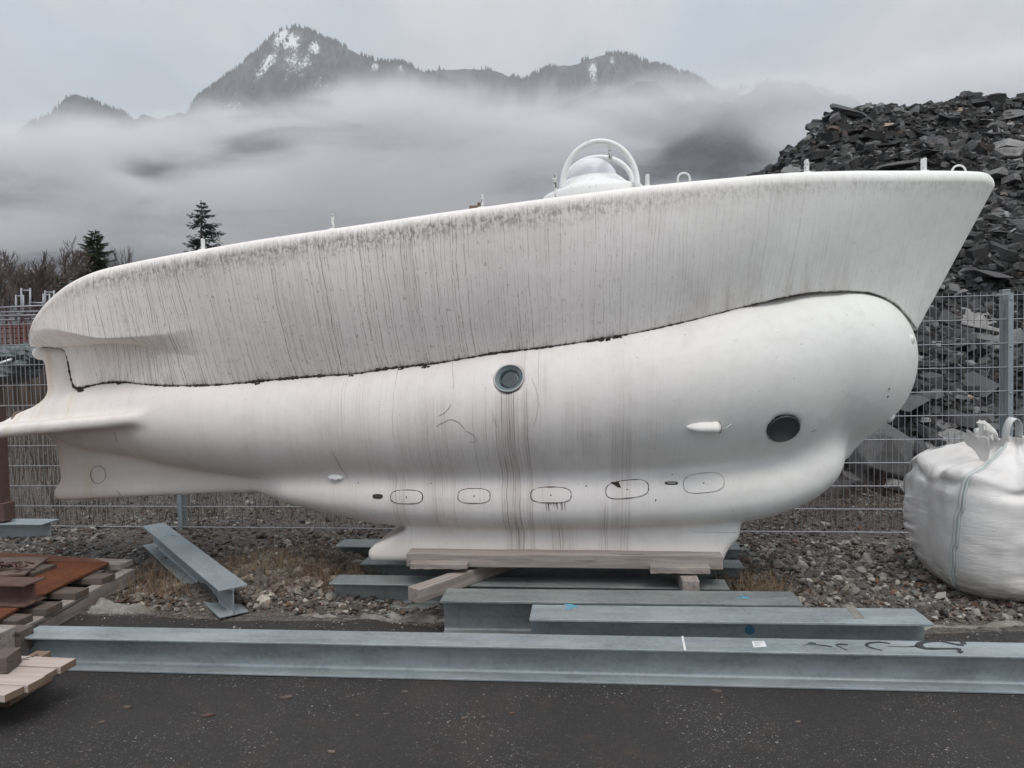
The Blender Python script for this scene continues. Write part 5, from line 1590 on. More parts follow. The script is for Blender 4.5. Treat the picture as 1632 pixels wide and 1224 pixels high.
# ================================================================== bulk bag
bl = py(1445, 850, 5.45); BC = np.array([bl[0] + .60, 5.47])
BC[0] += .075
bag = empty('bulk_bag', (BC[0], BC[1], .02))
tag(bag, 'full white woven bulk bag with lifting loops standing on the gravel before the fence', 'bulk bag')
nu, nv = 220, 170
th = np.linspace(0, 2 * math.pi, nu, endpoint=False)
prof = [(0.0, .36), (.012, .45), (.05, .505), (.12, .545), (.25, .578), (.42, .594), (.58, .600), (.70, .600), (.80, .590), (.87, .555), (.92, .47), (.97, .36), (1.01, .27), (1.05, .225), (1.09, .21), (1.13, .225)]
HBAG = 0.965
pv = np.array([p[0] for p in prof]); pr_ = np.array([p[1] for p in prof])
tv = np.linspace(0, 1, nv)
sarc = np.concatenate([[0], np.cumsum(np.hypot(np.diff(pv), np.diff(pr_)))]); sarc /= sarc[-1]
zv = pchip(sarc, pv, tv); rv = pchip(sarc, pr_, tv)
TT, ZV = np.meshgrid(th, zv, indexing='ij'); RV = np.broadcast_to(rv, TT.shape)
nsq = 2.0 + 1.6 * smst(1.02, .70, ZV)
rs = (np.abs(np.cos(TT)) ** nsq + np.abs(np.sin(TT)) ** nsq) ** (-1 / nsq)
Rr = RV * (rs * .90 + .06)
X0, Y0 = np.cos(TT), np.sin(TT)
# slack horizontal wrinkles in the lower half, gather folds at the shoulder and neck
wr = fbm(X0 * 1.1 + ZV * 1.2, Y0 * 1.1, ZV * 14 + X0 * 2.6, 4, 131, .5)
wr2 = fbm(X0 * 2, Y0 * 2, ZV * 30 + X0 * 5, 2, 137)
lowm = smst(.02, .15, ZV) * smst(.72, .55, ZV)
Rr = Rr + (np.abs(wr) ** .8 * -.024 + .008 + wr2 * .0015) * lowm * np.clip(.55 + 1.1 * fbm(X0 * 1.4, Y0 * 1.4, ZV * 2.2, 3, 161), .05, 1.5)
gath = np.sin(TT * 15 + 2.2 * fbm(X0 * 2, Y0 * 2, ZV * 2, 3, 139)) * .5 + fbm(X0 * 5, Y0 * 5, ZV * 1.5, 3, 140) * .6
Rr = Rr + gath * .032 * smst(.70, .93, ZV) * np.clip(RV / .25, .35, 1)
soft = fbm(X0 * 1.5 + 3, Y0 * 1.5, ZV * 2.2, 3, 141)
Rr = Rr + soft * .042 * smst(.0, .2, ZV)
shl = fbm(X0 * 2.2, Y0 * 2.2, ZV * 6, 3, 151)
ZV2 = ZV + shl * .050 * smst(.62, .8, ZV) + (.045 * np.cos(TT * 2 + .6) + .035 * np.cos(TT * 3)) * smst(1.0, 1.12, ZV)
pinch = np.exp(-((ZV - .775) / .035) ** 2) * (.5 + .5 * fbm(X0 * 1.3, Y0 * 1.3, 0, 2, 155))
Rr = Rr - .075 * pinch
cxo = .10 * smst(.6, 1.1, ZV) * -0.0
lean = .05 * smst(.1, .9, ZV)
vx, vy_, vz = X0 * Rr + lean + cxo, Y0 * Rr, ZV2 * HBAG / 1.05
vv_ = np.stack([vx, vy_, vz], -1).reshape(-1, 3)
F_ = grid_faces(nu, nv, True, False)
body = link('bag_body', np_mesh('bag_body', np.concatenate([vv_, [[0, 0, 0]]]), [F_, np.array([[((i + 1) % nu) * nv, i * nv, nu * nv] for i in range(nu)])]), M_BAG, bag, smooth=True)
def bag_surf(t_, v_, off=0.0):
    i = int(round((t_ % (2 * math.pi)) / (2 * math.pi) * nu)) % nu; j = int(round(v_ * (nv - 1))); j = min(max(j, 0), nv - 1)
    k = 1 + off / max(Rr[i, j], .1)
    return Vector((vx[i, j] * k, vy_[i, j] * k, vz[i, j]))
def ribbon(pts, nrm_, w, th_, name, m, parent):
    mb = MB(); n = len(pts); V_ = []
    for i in range(n):
        t_ = (Vector(pts[min(i + 1, n - 1)]) - Vector(pts[max(i - 1, 0)])).normalized(); nn_ = Vector(nrm_[i]).normalized(); s_ = t_.cross(nn_).normalized()
        for a, b_ in ((-1, 0), (1, 0), (1, 1), (-1, 1)): V_.append(Vector(pts[i]) + s_ * a * w / 2 + nn_ * b_ * th_)
    F_ = [(i * 4 + j, i * 4 + (j + 1) % 4, (i + 1) * 4 + (j + 1) % 4, (i + 1) * 4 + j) for i in range(n - 1) for j in range(4)] + [(3, 2, 1, 0), tuple(4 * n - 4 + q for q in range(4))]
    mb.add(V_, F_); o = mb.build(name, m, parent, True); return o
def seam_at(ang, w, name, m, off, sway=0.0):
    vsq = np.linspace(.06, .93, 60); pts = [bag_surf(ang + sway * math.sin(q * 7) + .28 * q, q, off) for q in vsq]
    pts = [pts[0]] + [(pts[i - 1] + pts[i] * 2 + pts[i + 1]) / 4 for i in range(1, len(pts) - 1)] + [pts[-1]]
    return ribbon(pts, [Vector((p.x - lean.mean(), p.y, .15)) for p in pts], w, .005, name, m, bag)
ang0 = rad(209)
seam_at(ang0, .034, 'bag_strap', M_STRAP, .002, .015); seam_at(ang0 + .028, .020, 'bag_piping', M_PIPING, .006, .015)
seam_at(rad(300), .05, 'bag_strap', M_STRAP, .002); seam_at(rad(60), .05, 'bag_strap', M_STRAP, .002); seam_at(rad(130), .05, 'bag_strap', M_STRAP, .002)
def loop(base, h, w, az, tilt):
    t = np.linspace(-math.pi * .08, math.pi * 1.08, 28); d_ = Vector((math.cos(az), math.sin(az), 0)); up = Vector((tilt[0], tilt[1], 1)).normalized(); pts, nn_ = [], []
    for q in t:
        e_ = math.sin(q); pts.append(Vector(base) + d_ * (w * math.cos(q)) + up * (h * (.15 + .85 * max(e_, -.3)))); nn_.append(d_ * math.cos(q) + up * e_)
    ribbon(pts, nn_, .055, .005, 'lifting_loop', M_STRAP, bag)
top = np.array([lean.max(), 0, vz.max()])
q = py(1613, 676, 5.40) - np.array([BC[0], BC[1], .02])
loop((q[0], q[1], q[2] - .085), .125, .052, rad(20), (.0, -.15))
loop((q[0] + .34, q[1] + .1, q[2] - .12), .13, .05, rad(-60), (.2, 0)); loop((q[0] - .02, q[1] + .35, q[2] - .16), .10, .05, rad(50), (-.2, .2))
# loose flap of the filling spout
q0 = py(1538, 686, 5.36) - np.array([BC[0], BC[1], .02]); q1 = py(1575, 700, 5.30) - np.array([BC[0], BC[1], .02])
mb = MB(); n = 9; V_ = []
for i in range(n):
    t_ = i / (n - 1)
    for j in range(7):
        s_ = j / 6; a0 = Vector(q0) * (1 - t_) + Vector(q1) * t_
        a0 = a0 + Vector((0.02 * math.sin(s_ * 3), .05 * s_, -(.045 + .10 * t_) * s_ * 1.2 + .012 * math.sin(t_ * 9 + s_ * 3))); V_.append(a0)
F_ = [(i * 7 + j, i * 7 + j + 1, (i + 1) * 7 + j + 1, (i + 1) * 7 + j) for i in range(n - 1) for j in range(6)]
mb.add(V_, F_); fl_ = mb.build('bag_flap', M_BAG, bag, True); sf = fl_.modifiers.new('solid', 'SOLIDIFY'); sf.thickness = .004
ss = fl_.modifiers.new('sub', 'SUBSURF'); ss.levels = 1; ss.render_levels = 1
# dry twig in front of the bag
mb = MB(); A = pz(1598, 962, .02); A[1] -= .03
pts = [Vector(A) + Vector(q) for q in ((0, 0, -.02), (-.03, .01, .10), (-.065, .015, .20), (-.10, .02, .30), (-.115, .03, .42))]
mb.tube(pts, [.004, .0035, .003, .0022, .001], 6); mb.tube([pts[2], pts[2] + Vector((.012, 0, .05))], [.002, .001], 5)
for k in range(26):
    rx = random.Random(k); d_ = Vector((rx.uniform(-1, 1), rx.uniform(-.4, .4), rx.uniform(.1, 1))).normalized(); L = rx.uniform(.03, .10)
    b0 = pts[0] + Vector((rx.uniform(-.03, .03), 0, .03)); mb.tube([b0, b0 + d_ * L * .6, b0 + d_ * L + Vector((0, 0, -.01))], [.0013, .001, .0005], 4)
tag(mb.build('dry_twig', M_TWIG), 'single dry twig standing in front of the white bulk bag', 'twig')

# ================================================================== rusty stack on the left
def rough_board(name, c, size, rz, m, label, cat, group=None, ends=None, bevel=.004, ry=0.0, seed=1):
    o = timber(name, c, size, rz, m, label, group, ry, bevel, cat, seed); return o
rf, rn = pz(209, 909, .11), pz(30, 1003, .11)
dv = rn - rf; Lr = np.linalg.norm(dv[:2]); az = math.atan2(dv[1], dv[0]); nrm_ = np.array([math.sin(az), -math.cos(az)])
pal = empty('pallet', ((rf[0] + rn[0]) / 2 - .5, (rf[1] + rn[1]) / 2, 0))
tag(pal, 'long grey wooden pallet with dark slats carrying the rusty steel', 'pallet')
PL = Vector(pal.location)
def pal_part(o, name_label=None):
    M_ = o.matrix_basis.copy(); o.parent = pal; o.location = Vector(o.location) - PL
    for k in ('label', 'category', 'group'):
        if k in o: del o[k]
    return o
mid = (rf + rn) / 2
o = timber('runner', (mid[0] + nrm_[0] * .045, mid[1] + nrm_[1] * .045, .055), (Lr + .1, .09, .11), az, M_WOODGY if False else M_WOODG, 'x', seed=11); pal_part(o); o['label'] = 'pale sawn pallet runner'
o = timber('runner', (mid[0] - 1.2, mid[1] + .1, .055), (Lr + .1, .09, .11), az, M_WOODD, 'x', seed=12); pal_part(o)
for k, (a, b_, w_) in enumerate(((204, 898, .16), (176, 921, .14), (134, 944, .13), (90, 968, .14), (44, 987, .12))):
    e_ = pz(a, b_, .135)
    o = timber('slat', (e_[0] - .9, e_[1], .132), (1.8, w_, .042), -.02, M_WOODD if k else M_WOODG, 'x', seed=20 + k, bevel=.003); pal_part(o)
    if k == 0: o['label'] = 'pale dry slat at the far end'
# orange rusted sheet with fine ribs
def sheet(name, px_pts, z, thick, m, label, cat, ribs=0.0):
    P_ = [pz(a, b_, z) for a, b_ in px_pts]; c = np.mean(P_, 0)
    mb = MB(); mb.prism([(p[0] - c[0], p[1] - c[1], -thick / 2) for p in P_], (0, 0, thick)); o = mb.build(name, m, None, bevel=.002, loc=(c[0], c[1], z - thick / 2))
    return tag(o, label, cat)
sheet('rusty_sheet', [(174, 896), (150, 890), (75, 884), (-60, 877), (-160, 1000), (0, 985), (28, 969), (57, 951), (120, 922)], .178, .018, M_RUST, 'orange rusted steel sheet spread over the pallet slats', 'steel sheet')
o = bpy.data.objects['rusty_sheet']
mb = MB()
for k in range(46):
    t_ = k / 45; A = pz(170, 896.5, .179) * (1 - t_) + pz(4, 982, .179) * t_; B_ = A + np.array([-1.4, .02, 0]); c = o.location
    mb.tube([Vector(A) - c, Vector(B_) - c], .004, 5)
mb.build('rib_pattern', M_RUST, o, True)
e0, e1 = pz(46, 969, .182), pz(69, 953, .182); cy_ = (e0[1] + e1[1]) / 2; wI = e1[1] - e0[1]
bI = ibeam((e1[0] - 1.5, cy_ + .02), ((e0[0] + e1[0]) / 2, cy_), wI * .95, .135, .182, M_RUSTD)
bI.name = 'rusty_beam'; tag(bI, 'short brown rusted steel beam lying on the orange sheet', 'steel beam')
sheet('rusty_plate', [(79, 887), (40, 914), (-70, 918), (-60, 889)], .225, .014, M_RUSTP, 'dull brown steel plate under the rusty chain', 'steel plate')
mb = MB(); o_ = pz(8, 909, .205); mb.box((o_[0], o_[1] + .05, .195), (.55, .22, .03)); o = mb.build('packing_strip', M_WOODD, None, bevel=.003); tag(o, 'dark packing wood between the brown plate and the orange sheet', 'wood packing')
ch = empty('chain', pz(12, 908, .23)); tag(ch, 'heap of thick rusty chain links on the brown steel plate', 'chain')
for k in range(15):
    rx = random.Random(k + 3); mb = MB(); c = Vector((-.16 + .022 * k + rx.uniform(-.008, .008), rx.uniform(-.05, .045), .012 + rx.uniform(0, .035)))
    R3 = Euler((rx.uniform(-1, 1), rx.uniform(-.6, .6), rx.uniform(-.7, .7))).to_matrix(); L, W_ = .024, .014
    pts = [c + R3 @ Vector((math.copysign(L * .5, math.cos(t)) + W_ * math.cos(t), W_ * math.sin(t) * 1.15, 0)) for t in np.linspace(0, 2 * math.pi, 18, endpoint=False)]
    mb.tube(pts, .0068, 7, closed=True); mb.build('chain_link', M_RUSTD, ch, True)

# pale boards lower left and the blocks behind them
BG = 'pale boards stacked at the left edge'
for k, (a0, b0, a1, b1, lab) in enumerate(((122, 1048.6, 96, 1063, 'board with pencilled marks, farthest of the pale boards at the left edge'), (96, 1063, 71, 1077.5, 'narrow knotty board, second of the pale boards at the left edge'),
                                          (71, 1077.5, 42, 1092.5, 'smooth pale board, third of the boards at the left edge'), (42, 1092.5, 10, 1107.5, 'nearest of the pale boards at the left edge'))):
    A, B_ = pz(a0, b0, .200), pz(a1, b1, .200); w_ = A[1] - B_[1]; xe = max(A[0], B_[0])
    mb = MB(); T_ = (.036, .031, .037, .035)[k]; sl = .045; dz_ = (0, -.006, .001, -.002)[k]; ov = (.0, -.016, .006, -.010)[k]
    xr_a, xr_b = A[0] + ov, B_[0] + ov; L = 1.6
    P_ = [(xr_b, B_[1] + .0015, .2 - T_ + dz_), (xr_a, A[1] - .0015, .2 - T_ + dz_), (xr_a - L, A[1] + sl - .0015, .2 - T_ + dz_), (xr_b - L, B_[1] + sl + .0015, .2 - T_ + dz_)]
    c = Vector((xr_a, A[1], .2 - T_)); mb.prism([Vector(q) - c for q in P_], (0, 0, T_)); mb.m = [0] * len(mb.f)
    for i, f_ in enumerate(mb.f):
        if i == 2: mb.m[i] = 1
    o = mb.build('pale_board', [M_WOODN, M_WOODE], None, bevel=.003, loc=c); tag(o, lab, 'board', BG)
    if k == 0:
        for q0_, q1_, wv in (((35, 1050), (62, 1044), 1.2), ((52, 1047), (60, 1042.5), 2.0), ((34, 1052), (46, 1050.5), 1.6)):
            A2, B2 = pz(*q0_, .2015), pz(*q1_, .2015); mb = MB(); mb.tube([Vector(A2) - c, Vector((A2 + B2) / 2) - c + Vector((0, .004, 0)), Vector(B2) - c], .0028 * wv * .5, 5); mb.build('pencil_mark', M_RUBBER, o)
        mb = MB()
for k, (a, b_) in enumerate(((66, 1080), (40, 1094))):
    q = pz(a, b_ + 6, .10); mb = MB(); mb.box((q[0] - .16 - k * .02, q[1] + .07, .082), (.085, .30 if k == 0 else .08, .160)); o = mb.build('bearer', M_WOODE, None, bevel=.004)
    tag(o, ('long brown bearer under the pale boards' if k == 0 else 'short orange brown bearer block under the nearest pale board'), 'wood bearer')
q = pz(24, 998, .25); w2 = .10
rough_board('wood_block', (q[0] - .4, q[1] - .04, .185), (.8, .12, .13), -.03, M_WOODG, 'thick pale-topped squared block left of the end of the longest beam', 'wood block', seed=31)
q = pz(31, 1008, .22); rough_board('wood_block', (q[0] - .45, q[1] + .06, .165), (.9, .10, .115), -.02, M_WOODD, 'dark squared block just behind the pale-topped block', 'wood block', seed=32)
rough_board('wood_block', (pz(28, 1012, .1)[0] - .45, pz(24, 998, .25)[1], .06), (.95, .22, .115), -.02, M_WOODD, 'dark rotten base timber under the squared blocks', 'wood block', seed=33)
q = pz(5, 1050, .26); rough_board('wood_block', (q[0] - .12, q[1], .24), (.30, .14, .075), .25, M_WOODD, 'blackish wood offcut on top of the pale boards', 'wood block', seed=34)

# rusty upright standing at the far left
rp = empty('rusty_upright', (py(4, 760, 6.36)[0] - .045, 6.36, .19)); tag(rp, 'rust-red steel upright with a bolted foot standing on the far left beam', 'steel upright')
zt_ = py(4, 690, 6.36)[2] + .25 - .19
mb = MB(); mb.box((0, 0, zt_ / 2), (.13, .12, zt_)); mb.build('shaft', M_RUSTD, rp, bevel=.004)
mb = MB(); mb.box((.02, -.005, .10), (.17, .14, .17)); fo = mb.build('foot', M_RUSTD, rp, bevel=.004)
mb = MB(); mb.lathe([(.018, 0), (.018, .012), (.008, .016)], (.03, -.075, .09), 12, Matrix.Rotation(rad(90), 3, 'X')); mb.build('bolt', M_RUSTD, fo)

# ---- scaffold frames and stacked boards in the yard beyond the fence
M_REDB, g, b = mat('faded_red_boards', rough=0.85)
p = g.obj(); n = g.noise(g.mapv(p, (1, 4, 12)), 3, 4, 0.65); br = g.sstep(0.45, 0.6, g.noise(p, 1.8, 3, 0.6))
g.put(b.inputs['Base Color'], g.mix(br * 0.6, g.mix(n, (0.13, 0.055, 0.05), (0.20, 0.10, 0.09)), (0.24, 0.19, 0.185)))
SY = 19.0
def sp_(a, b_, Y=SY): return Vector(py(a, b_, Y))
st = empty('board_stack', (sp_(20, 560).x, SY, .4)); tag(st, 'faded red slatted stack behind the left end of the fence', 'board stack')
zb2, zt2 = sp_(20, 556).z, sp_(20, 516).z
O = Vector(st.location)
for k in range(5):
    mb = MB(); h_ = (zt2 - zb2) / 5; mb.box((-1.2, .5, zb2 + h_ * (k + .5) - O.z), (5.2, 1.2, h_ * .86)); mb.build('board_layer', M_REDB, st, bevel=.01)
for k in range(9):
    mb = MB(); x0 = sp_(-30 + k * 11, 540).x - O.x; mb.box((x0, -.14, (zb2 + zt2) / 2 - O.z), (.05, .05, zt2 - zb2 + .05)); mb.build('batten', M_REDB, st)
for k in range(5):
    mb = MB(); x0 = sp_(-30 + k * 22, 560).x - O.x; mb.box((x0, .5, (zb2 - O.z) / 2 - .2), (.25, 1.1, zb2 - O.z + .38)); mb.build('bearer', M_WOODD, st)
M_TEAL, g, b = mat('grey_green_tarp', rough=0.6)
p = g.obj(); n = g.noise(p, 5, 5, 0.65); g.put(b.inputs['Base Color'], g.ramp(n, [(0.3, (0.03, 0.045, 0.045)), (0.55, (0.09, 0.105, 0.11)), (0.72, (0.26, 0.27, 0.28))]))
for k, (a, b_, w_, h_) in enumerate(((22, 566, 1.3, .42), (52, 563, 1.0, .5), (10, 592, 1.5, .5), (44, 580, .8, .3))):
    c = sp_(a, b_, 16.5); nn2, mm2 = 24, 14; t1 = np.linspace(0, 2 * math.pi, nn2, endpoint=False); t2 = np.linspace(.02, math.pi - .02, mm2); A_, B2 = np.meshgrid(t1, t2, indexing='ij')
    rr2 = 1 + .28 * fbm(np.cos(A_) * 2 + k, np.sin(A_) * 2, np.cos(B2) * 3, 4, 200 + k)
    V_ = np.stack([np.cos(A_) * np.sin(B2) * rr2 * w_ / 2, np.sin(A_) * np.sin(B2) * rr2 * .4, np.cos(B2) * rr2 * h_ / 2], -1).reshape(-1, 3)
    o = link('tarp_bundle', np_mesh('tarp_bundle', V_, grid_faces(nn2, mm2, True, False)), M_TEAL, None, (c.x, c.y, c.z), False)
    tag(o, ['dark grey-green bundle below the red stack, leftmost of the upper two', 'grey-green bundle below the red stack, close to the submarine stern', 'large pale grey-green heap lowest at the left edge behind the fence', 'small grey bundle between the larger bundles behind the fence'][k], 'tarp bundle')
def sc_frame(x0, x1, ybot, ytop, label, rungs):
    f_ = empty('scaffold', (sp_(x0, 500).x, SY + .4, zt2)); tag(f_, label, 'scaffold frame', 'scaffold frames on the red stack'); O2 = Vector(f_.location)
    Yq = SY + .4
    for a in (x0, x1):
        mb = MB(); mb.tube([Vector(py(a, ybot, Yq)) - O2, Vector(py(a, ytop, Yq)) - O2], .026, 8); mb.build('upright_pipe', M_WIRE, f_, True)
    for r_ in rungs:
        mb = MB(); mb.tube([Vector(py(x0, r_, Yq)) - O2, Vector(py(x1, r_, Yq)) - O2], .022, 8); mb.build('rung', M_WIRE, f_, True)
sc_frame(34, 48, 512, 459, 'tallest grey scaffold frame on the red stack', (463, 489, 497))
sc_frame(25.5, 37, 512, 470, 'shorter scaffold frame leaning beside the tallest one', (472, 500))
sc_frame(72, 86, 505, 463, 'scaffold frame touching the stern of the submarine', (466, 487, 494))
sc_frame(69, 79, 505, 468, 'narrow scaffold frame behind the one at the stern', (470, 490))
for k, (x0, x1, b0, b1) in enumerate(((-20, 70, 491, 487), (-20, 72, 498.5, 496), (-20, 60, 503.5, 502.5), (48, 72, 482.5, 483), (-20, 62, 511, 508))):
    mb = MB(); A, B_ = sp_(x0, b0, SY + .1 + .12 * k), sp_(x1, b1, SY + .1 + .12 * k); c = (A + B_) / 2; mb.tube([A - c, B_ - c], .024, 8); o = mb.build('scaffold_pipe', M_WIRE, None, True, loc=c)
    tag(o, ['uppermost long grey pipe across the scaffold frames', 'second long grey pipe from the top across the frames', 'third long grey pipe lying over the red stack', 'short grey pipe between the two pairs of scaffold frames', 'lowest grey pipe lying on the red stack'][k], 'pipe', 'loose scaffold pipes')
mb = MB(); A, B_ = sp_(-6, 581, 15), sp_(18, 573, 15); c = (A + B_) / 2; mb.tube([A - c, B_ - c], .03, 8); tag(mb.build('pale_pole', M_WHITE, None, True, loc=c), 'pale pole sticking up obliquely at the left edge behind the fence', 'pole')
# thin dark sapling stem leaning behind the tail
mb = MB(); pts = [Vector(py(a, b_, 7.2)) for a, b_ in ((60, 700), (66, 735), (74, 775), (92, 820), (104, 850))]; c = pts[-1].copy(); mb.tube([q - c for q in pts], [.006, .008, .010, .012, .014], 7)
for k in range(6):
    rx = random.Random(k); b0 = pts[1 + k % 3] - c; mb.tube([b0, b0 + Vector((rx.uniform(-.2, .2), rx.uniform(-.1, .1), rx.uniform(.1, .3)))], [.004, .002], 5)
tag(mb.build('bare_sapling', M_BARK, None, True, loc=c), 'thin dark bare sapling leaning behind the submarine tail', 'sapling')

# ================================================================== trees
# the meadow behind the yard rises towards the trees
def bank_z(X, Y): return 5.0 * smst(24, 66, np.asarray(Y, float)) * smst(14, 2, np.asarray(X, float)) + 0.25 * fbm(np.asarray(X) * .2, np.asarray(Y) * .2, 0, 3, 401) * smst(24, 30, np.asarray(Y, float))
xs = np.linspace(-120, 16, 120); ys = np.linspace(23, 260, 120); XX, YY = np.meshgrid(xs, ys, indexing='ij')
tag(link('meadow', np_mesh('meadow', np.stack([XX, YY, bank_z(XX, YY) - .04 - .3 * smst(8, 15, XX)], -1).reshape(-1, 3), grid_faces(120, 120)), M_BRUSHG, smooth=True), kind='structure')
def conifer(px_, top, Y, wpx, label, m, seed, zbase=.0, dense=1.0, droop=.25, start=.10, up=0.0, irregular=.2, ex=.70):
    rx = np.random.default_rng(seed); T = py(px_, top, Y); H2 = T[2] - zbase; Rm = wpx / 2 * Y / FPX
    t_ = empty('conifer_tree', (T[0], Y, zbase)); tag(t_, label, 'tree')
    mb = MB(); n = 8; mb.tube([(rx.normal(0, .02) * i, 0, H2 * i / n) for i in range(n + 1)], list(np.linspace(.022 * H2, .003 * H2, n + 1)), 9); mb.build('trunk', M_BARK, t_, True)
    lb = MB(); vs, cc = [], []
    nwh = int(30 * dense)
    for i in range(nwh):
        f = start + (1 - start) * ((i + rx.uniform(-.3, .3)) / nwh); f = min(max(f, start), .985)
        L0 = Rm * (1 - f) ** ex * 1.05 + .03 * Rm
        nb = max(4, int((8 if dense > 1 else 6) * (1 - .4 * f)))
        for k in range(nb):
            if rx.uniform() < irregular * .6: continue
            az = rx.uniform(0, 2 * math.pi); L = L0 * rx.uniform(1 - irregular * 2.4, 1.12); d_ = np.array([math.cos(az), math.sin(az), 0]); z0 = H2 * f
            npt = 9; s_ = np.linspace(0, 1, npt); zz = z0 + L * (-droop * s_ + (droop * .9 + up) * s_ ** 2.2 ) + rx.normal(0, .04) * L
            pts = d_[None] * (L * s_)[:, None]; pts[:, 2] = zz
            lb.tube([tuple(q) for q in pts[::2]], list(np.linspace(.006 * H2 * (1 - f) + .006, .004, len(pts[::2]))), 4)
            nt = int(11 * dense)
            for j in range(nt):
                q = .12 + .88 * (j + rx.uniform(0, 1)) / nt; p0 = np.array([np.interp(q, s_, pts[:, a]) for a in range(3)])
                for sgn in (-1, 1):
                    tl_ = L * .34 * (1.05 - q * .75) * rx.uniform(.5, 1.2) + .05 * Rm
                    a2 = az + sgn * rx.uniform(.5, 1.15); dd = np.array([math.cos(a2), math.sin(a2), -rx.uniform(.05, .55) * (1 + droop) + up])
                    p1 = p0 + dd * tl_; wv = np.array([-dd[1], dd[0], 0]) * tl_ * rx.uniform(.10, .20) + np.array([0, 0, rx.uniform(-.10, .10) * tl_])
                    pm = (p0 * .45 + p1 * .55) + np.array([0, 0, -.06 * tl_])
                    vs.append([p0, pm - wv, p1, pm + wv]); cc.append(rx.uniform(.55, 1.5))
    vs = np.array(vs); n = len(vs); F_ = np.arange(n * 4).reshape(n, 4); c = np.repeat(np.array(cc), 4)[:, None] * np.ones((1, 3))
    lb.build('branches', M_BARK, t_)
    link('crown', np_mesh('crown', vs.reshape(-1, 3), F_, col=c), m, t_, smooth=False)
conifer(322, 319, 70, 156, 'tall dark spruce with open drooping branches rising above the deck', M_NEEDLE, 3, 4.9, 1.25, .30, .06, .10, .25)
conifer(150, 366, 46, 112, 'dense green conifer left of the tall spruce, above the stern', M_PINE, 5, 2.6, 2.3, .10, .05, .16, .22, .55)
conifer(96, 436, 30, 96, 'low dark evergreen bush-like conifer behind the scaffold frames', M_PINE, 8, 0, 1.6, .10, .02, .12, .25)

def bare_tree(px_, top, Y, spread, label, seed, zbase=None, forks=5, m=None, group=None, lv=5):
    rx = random.Random(seed); T = py(px_, top, Y); zbase = float(bank_z(T[0], Y)) - .05
    H2 = T[2] - zbase; t_ = empty('bare_tree', (T[0], Y, zbase)); tag(t_, label, 'tree', group)
    tr, cr = MB(), MB()
    def grow(p, d_, L, r, lvl):
        n = 4; pts = [p]; q = p.copy(); dd = d_.copy()
        for i in range(n):
            dd = (dd + Vector((rx.uniform(-1, 1), rx.uniform(-1, 1), rx.uniform(-.3, .6))) * .13).normalized(); q = q + dd * L / n; pts.append(q.copy())
        (tr if lvl == 0 else cr).tube(pts, list(np.linspace(r, r * .6, n + 1)), 7 if lvl < 2 else 4, cap=False)
        if lvl >= lv: return
        k = forks if lvl < 2 else 4
        for j in range(k):
            f = (.35 if lvl else .30) + .65 * (j + rx.uniform(0, .8)) / k; i = min(int(f * n), n - 1); s_ = pts[i].lerp(pts[i + 1], f * n - i)
            ax = Vector((rx.uniform(-1, 1), rx.uniform(-1, 1), 0)).normalized(); nd = (dd * rx.uniform(.7, 1.1) + ax * spread * rx.uniform(.5, 1.1) + Vector((0, 0, .22))).normalized()
            grow(s_, nd, L * rx.uniform(.48, .68), max(r * .5, .019), lvl + 1)
    grow(Vector((0, 0, 0)), Vector((0, 0, 1)), H2 * .62, H2 * .016, 0)
    # scale to the wanted height
    zm = max(v[2] for v in cr.v); s_ = H2 / zm
    for mb in (tr, cr): mb.v = [(v[0] * s_, v[1] * s_, v[2] * s_) for v in mb.v]
    tr.build('trunk', M_BARK, t_, True); cr.build('crown', M_TWIG, t_)
bare_tree(72, 366, 42, .7, 'bare brown broadleaf tree left of the dense conifer', 1)
bare_tree(14, 381, 40, .6, 'bare tree at the left edge of the view above the red stack', 2)
bare_tree(209, 386, 62, .5, 'small lone bare tree between the conifer and the spruce', 4, lv=4)
TGp = 'bare trees of the far thicket on the left'
for k, (a, b_, Y) in enumerate(((-34, 400, 52), (-10, 412, 58), (36, 405, 55), (52, 418, 60), (98, 408, 64), (122, 418, 58), (30, 425, 48), (4, 428, 50), (62, 432, 47), (-25, 430, 46), (84, 424, 56), (110, 432, 50))):
    bare_tree(a, b_, Y, .75, 'bare brown tree in the thicket at the far left', 30 + k, None, 5, group=TGp, lv=4)

# ================================================================== mountains
m, g, b = mat('mountain_forest_rock', rough=0.95, spec=0.1)
p = g.pos(); x, y, z = g.sep(p)
n = g.noise(g.mapv(p, (1, .5, .8)), 0.012, 8, 0.66); f = g.noise(g.mapv(p, (1, .5, .4)), 0.05, 6, 0.7); r2 = g.noise(g.mapv(p, (1, .3, .25)), 0.022, 7, 0.68, .6)
col = g.mix(g.sstep(0.40, 0.6, f), (0.028, 0.034, 0.038), (0.062, 0.068, 0.072))
col = g.mix(g.sstep(0.5, 0.62, n) * .6, col, (0.11, 0.112, 0.118))
sa, _, _ = g.sep(g.attr('Col'))
f2 = g.noise(g.mapv(p, (1, .6, .55), rot=(0, .35, 0)), 0.14, 5, 0.72, .4)
snow = g.sstep(0.58, 0.65, r2 * .25 + f2 * .42 + f * .12 + sa * .30)
col = g.mix((snow * .95).clamp(), col, (0.74, 0.76, 0.79))
g.put(b.inputs['Base Color'], col); M_MTN = m
m, g, b = mat('hillside_forest', rough=0.95, spec=0.1)
p = g.pos(); f = g.noise(g.mapv(p, (1, .5, .5)), 0.06, 6, 0.72); n = g.noise(p, 0.01, 4, 0.6)
g.put(b.inputs['Base Color'], g.mix(g.sstep(.35, .65, f * .7 + n * .3), (0.018, 0.022, 0.027), (0.05, 0.055, 0.062))); M_HILL = m
m, g, b = mat('far_conifers', rough=0.95, spec=0.1)
g.put(b.inputs['Base Color'], g.mix(1.0, (0.034, 0.042, 0.043), g.attr('Col'), 'MULTIPLY')); M_FARC = m

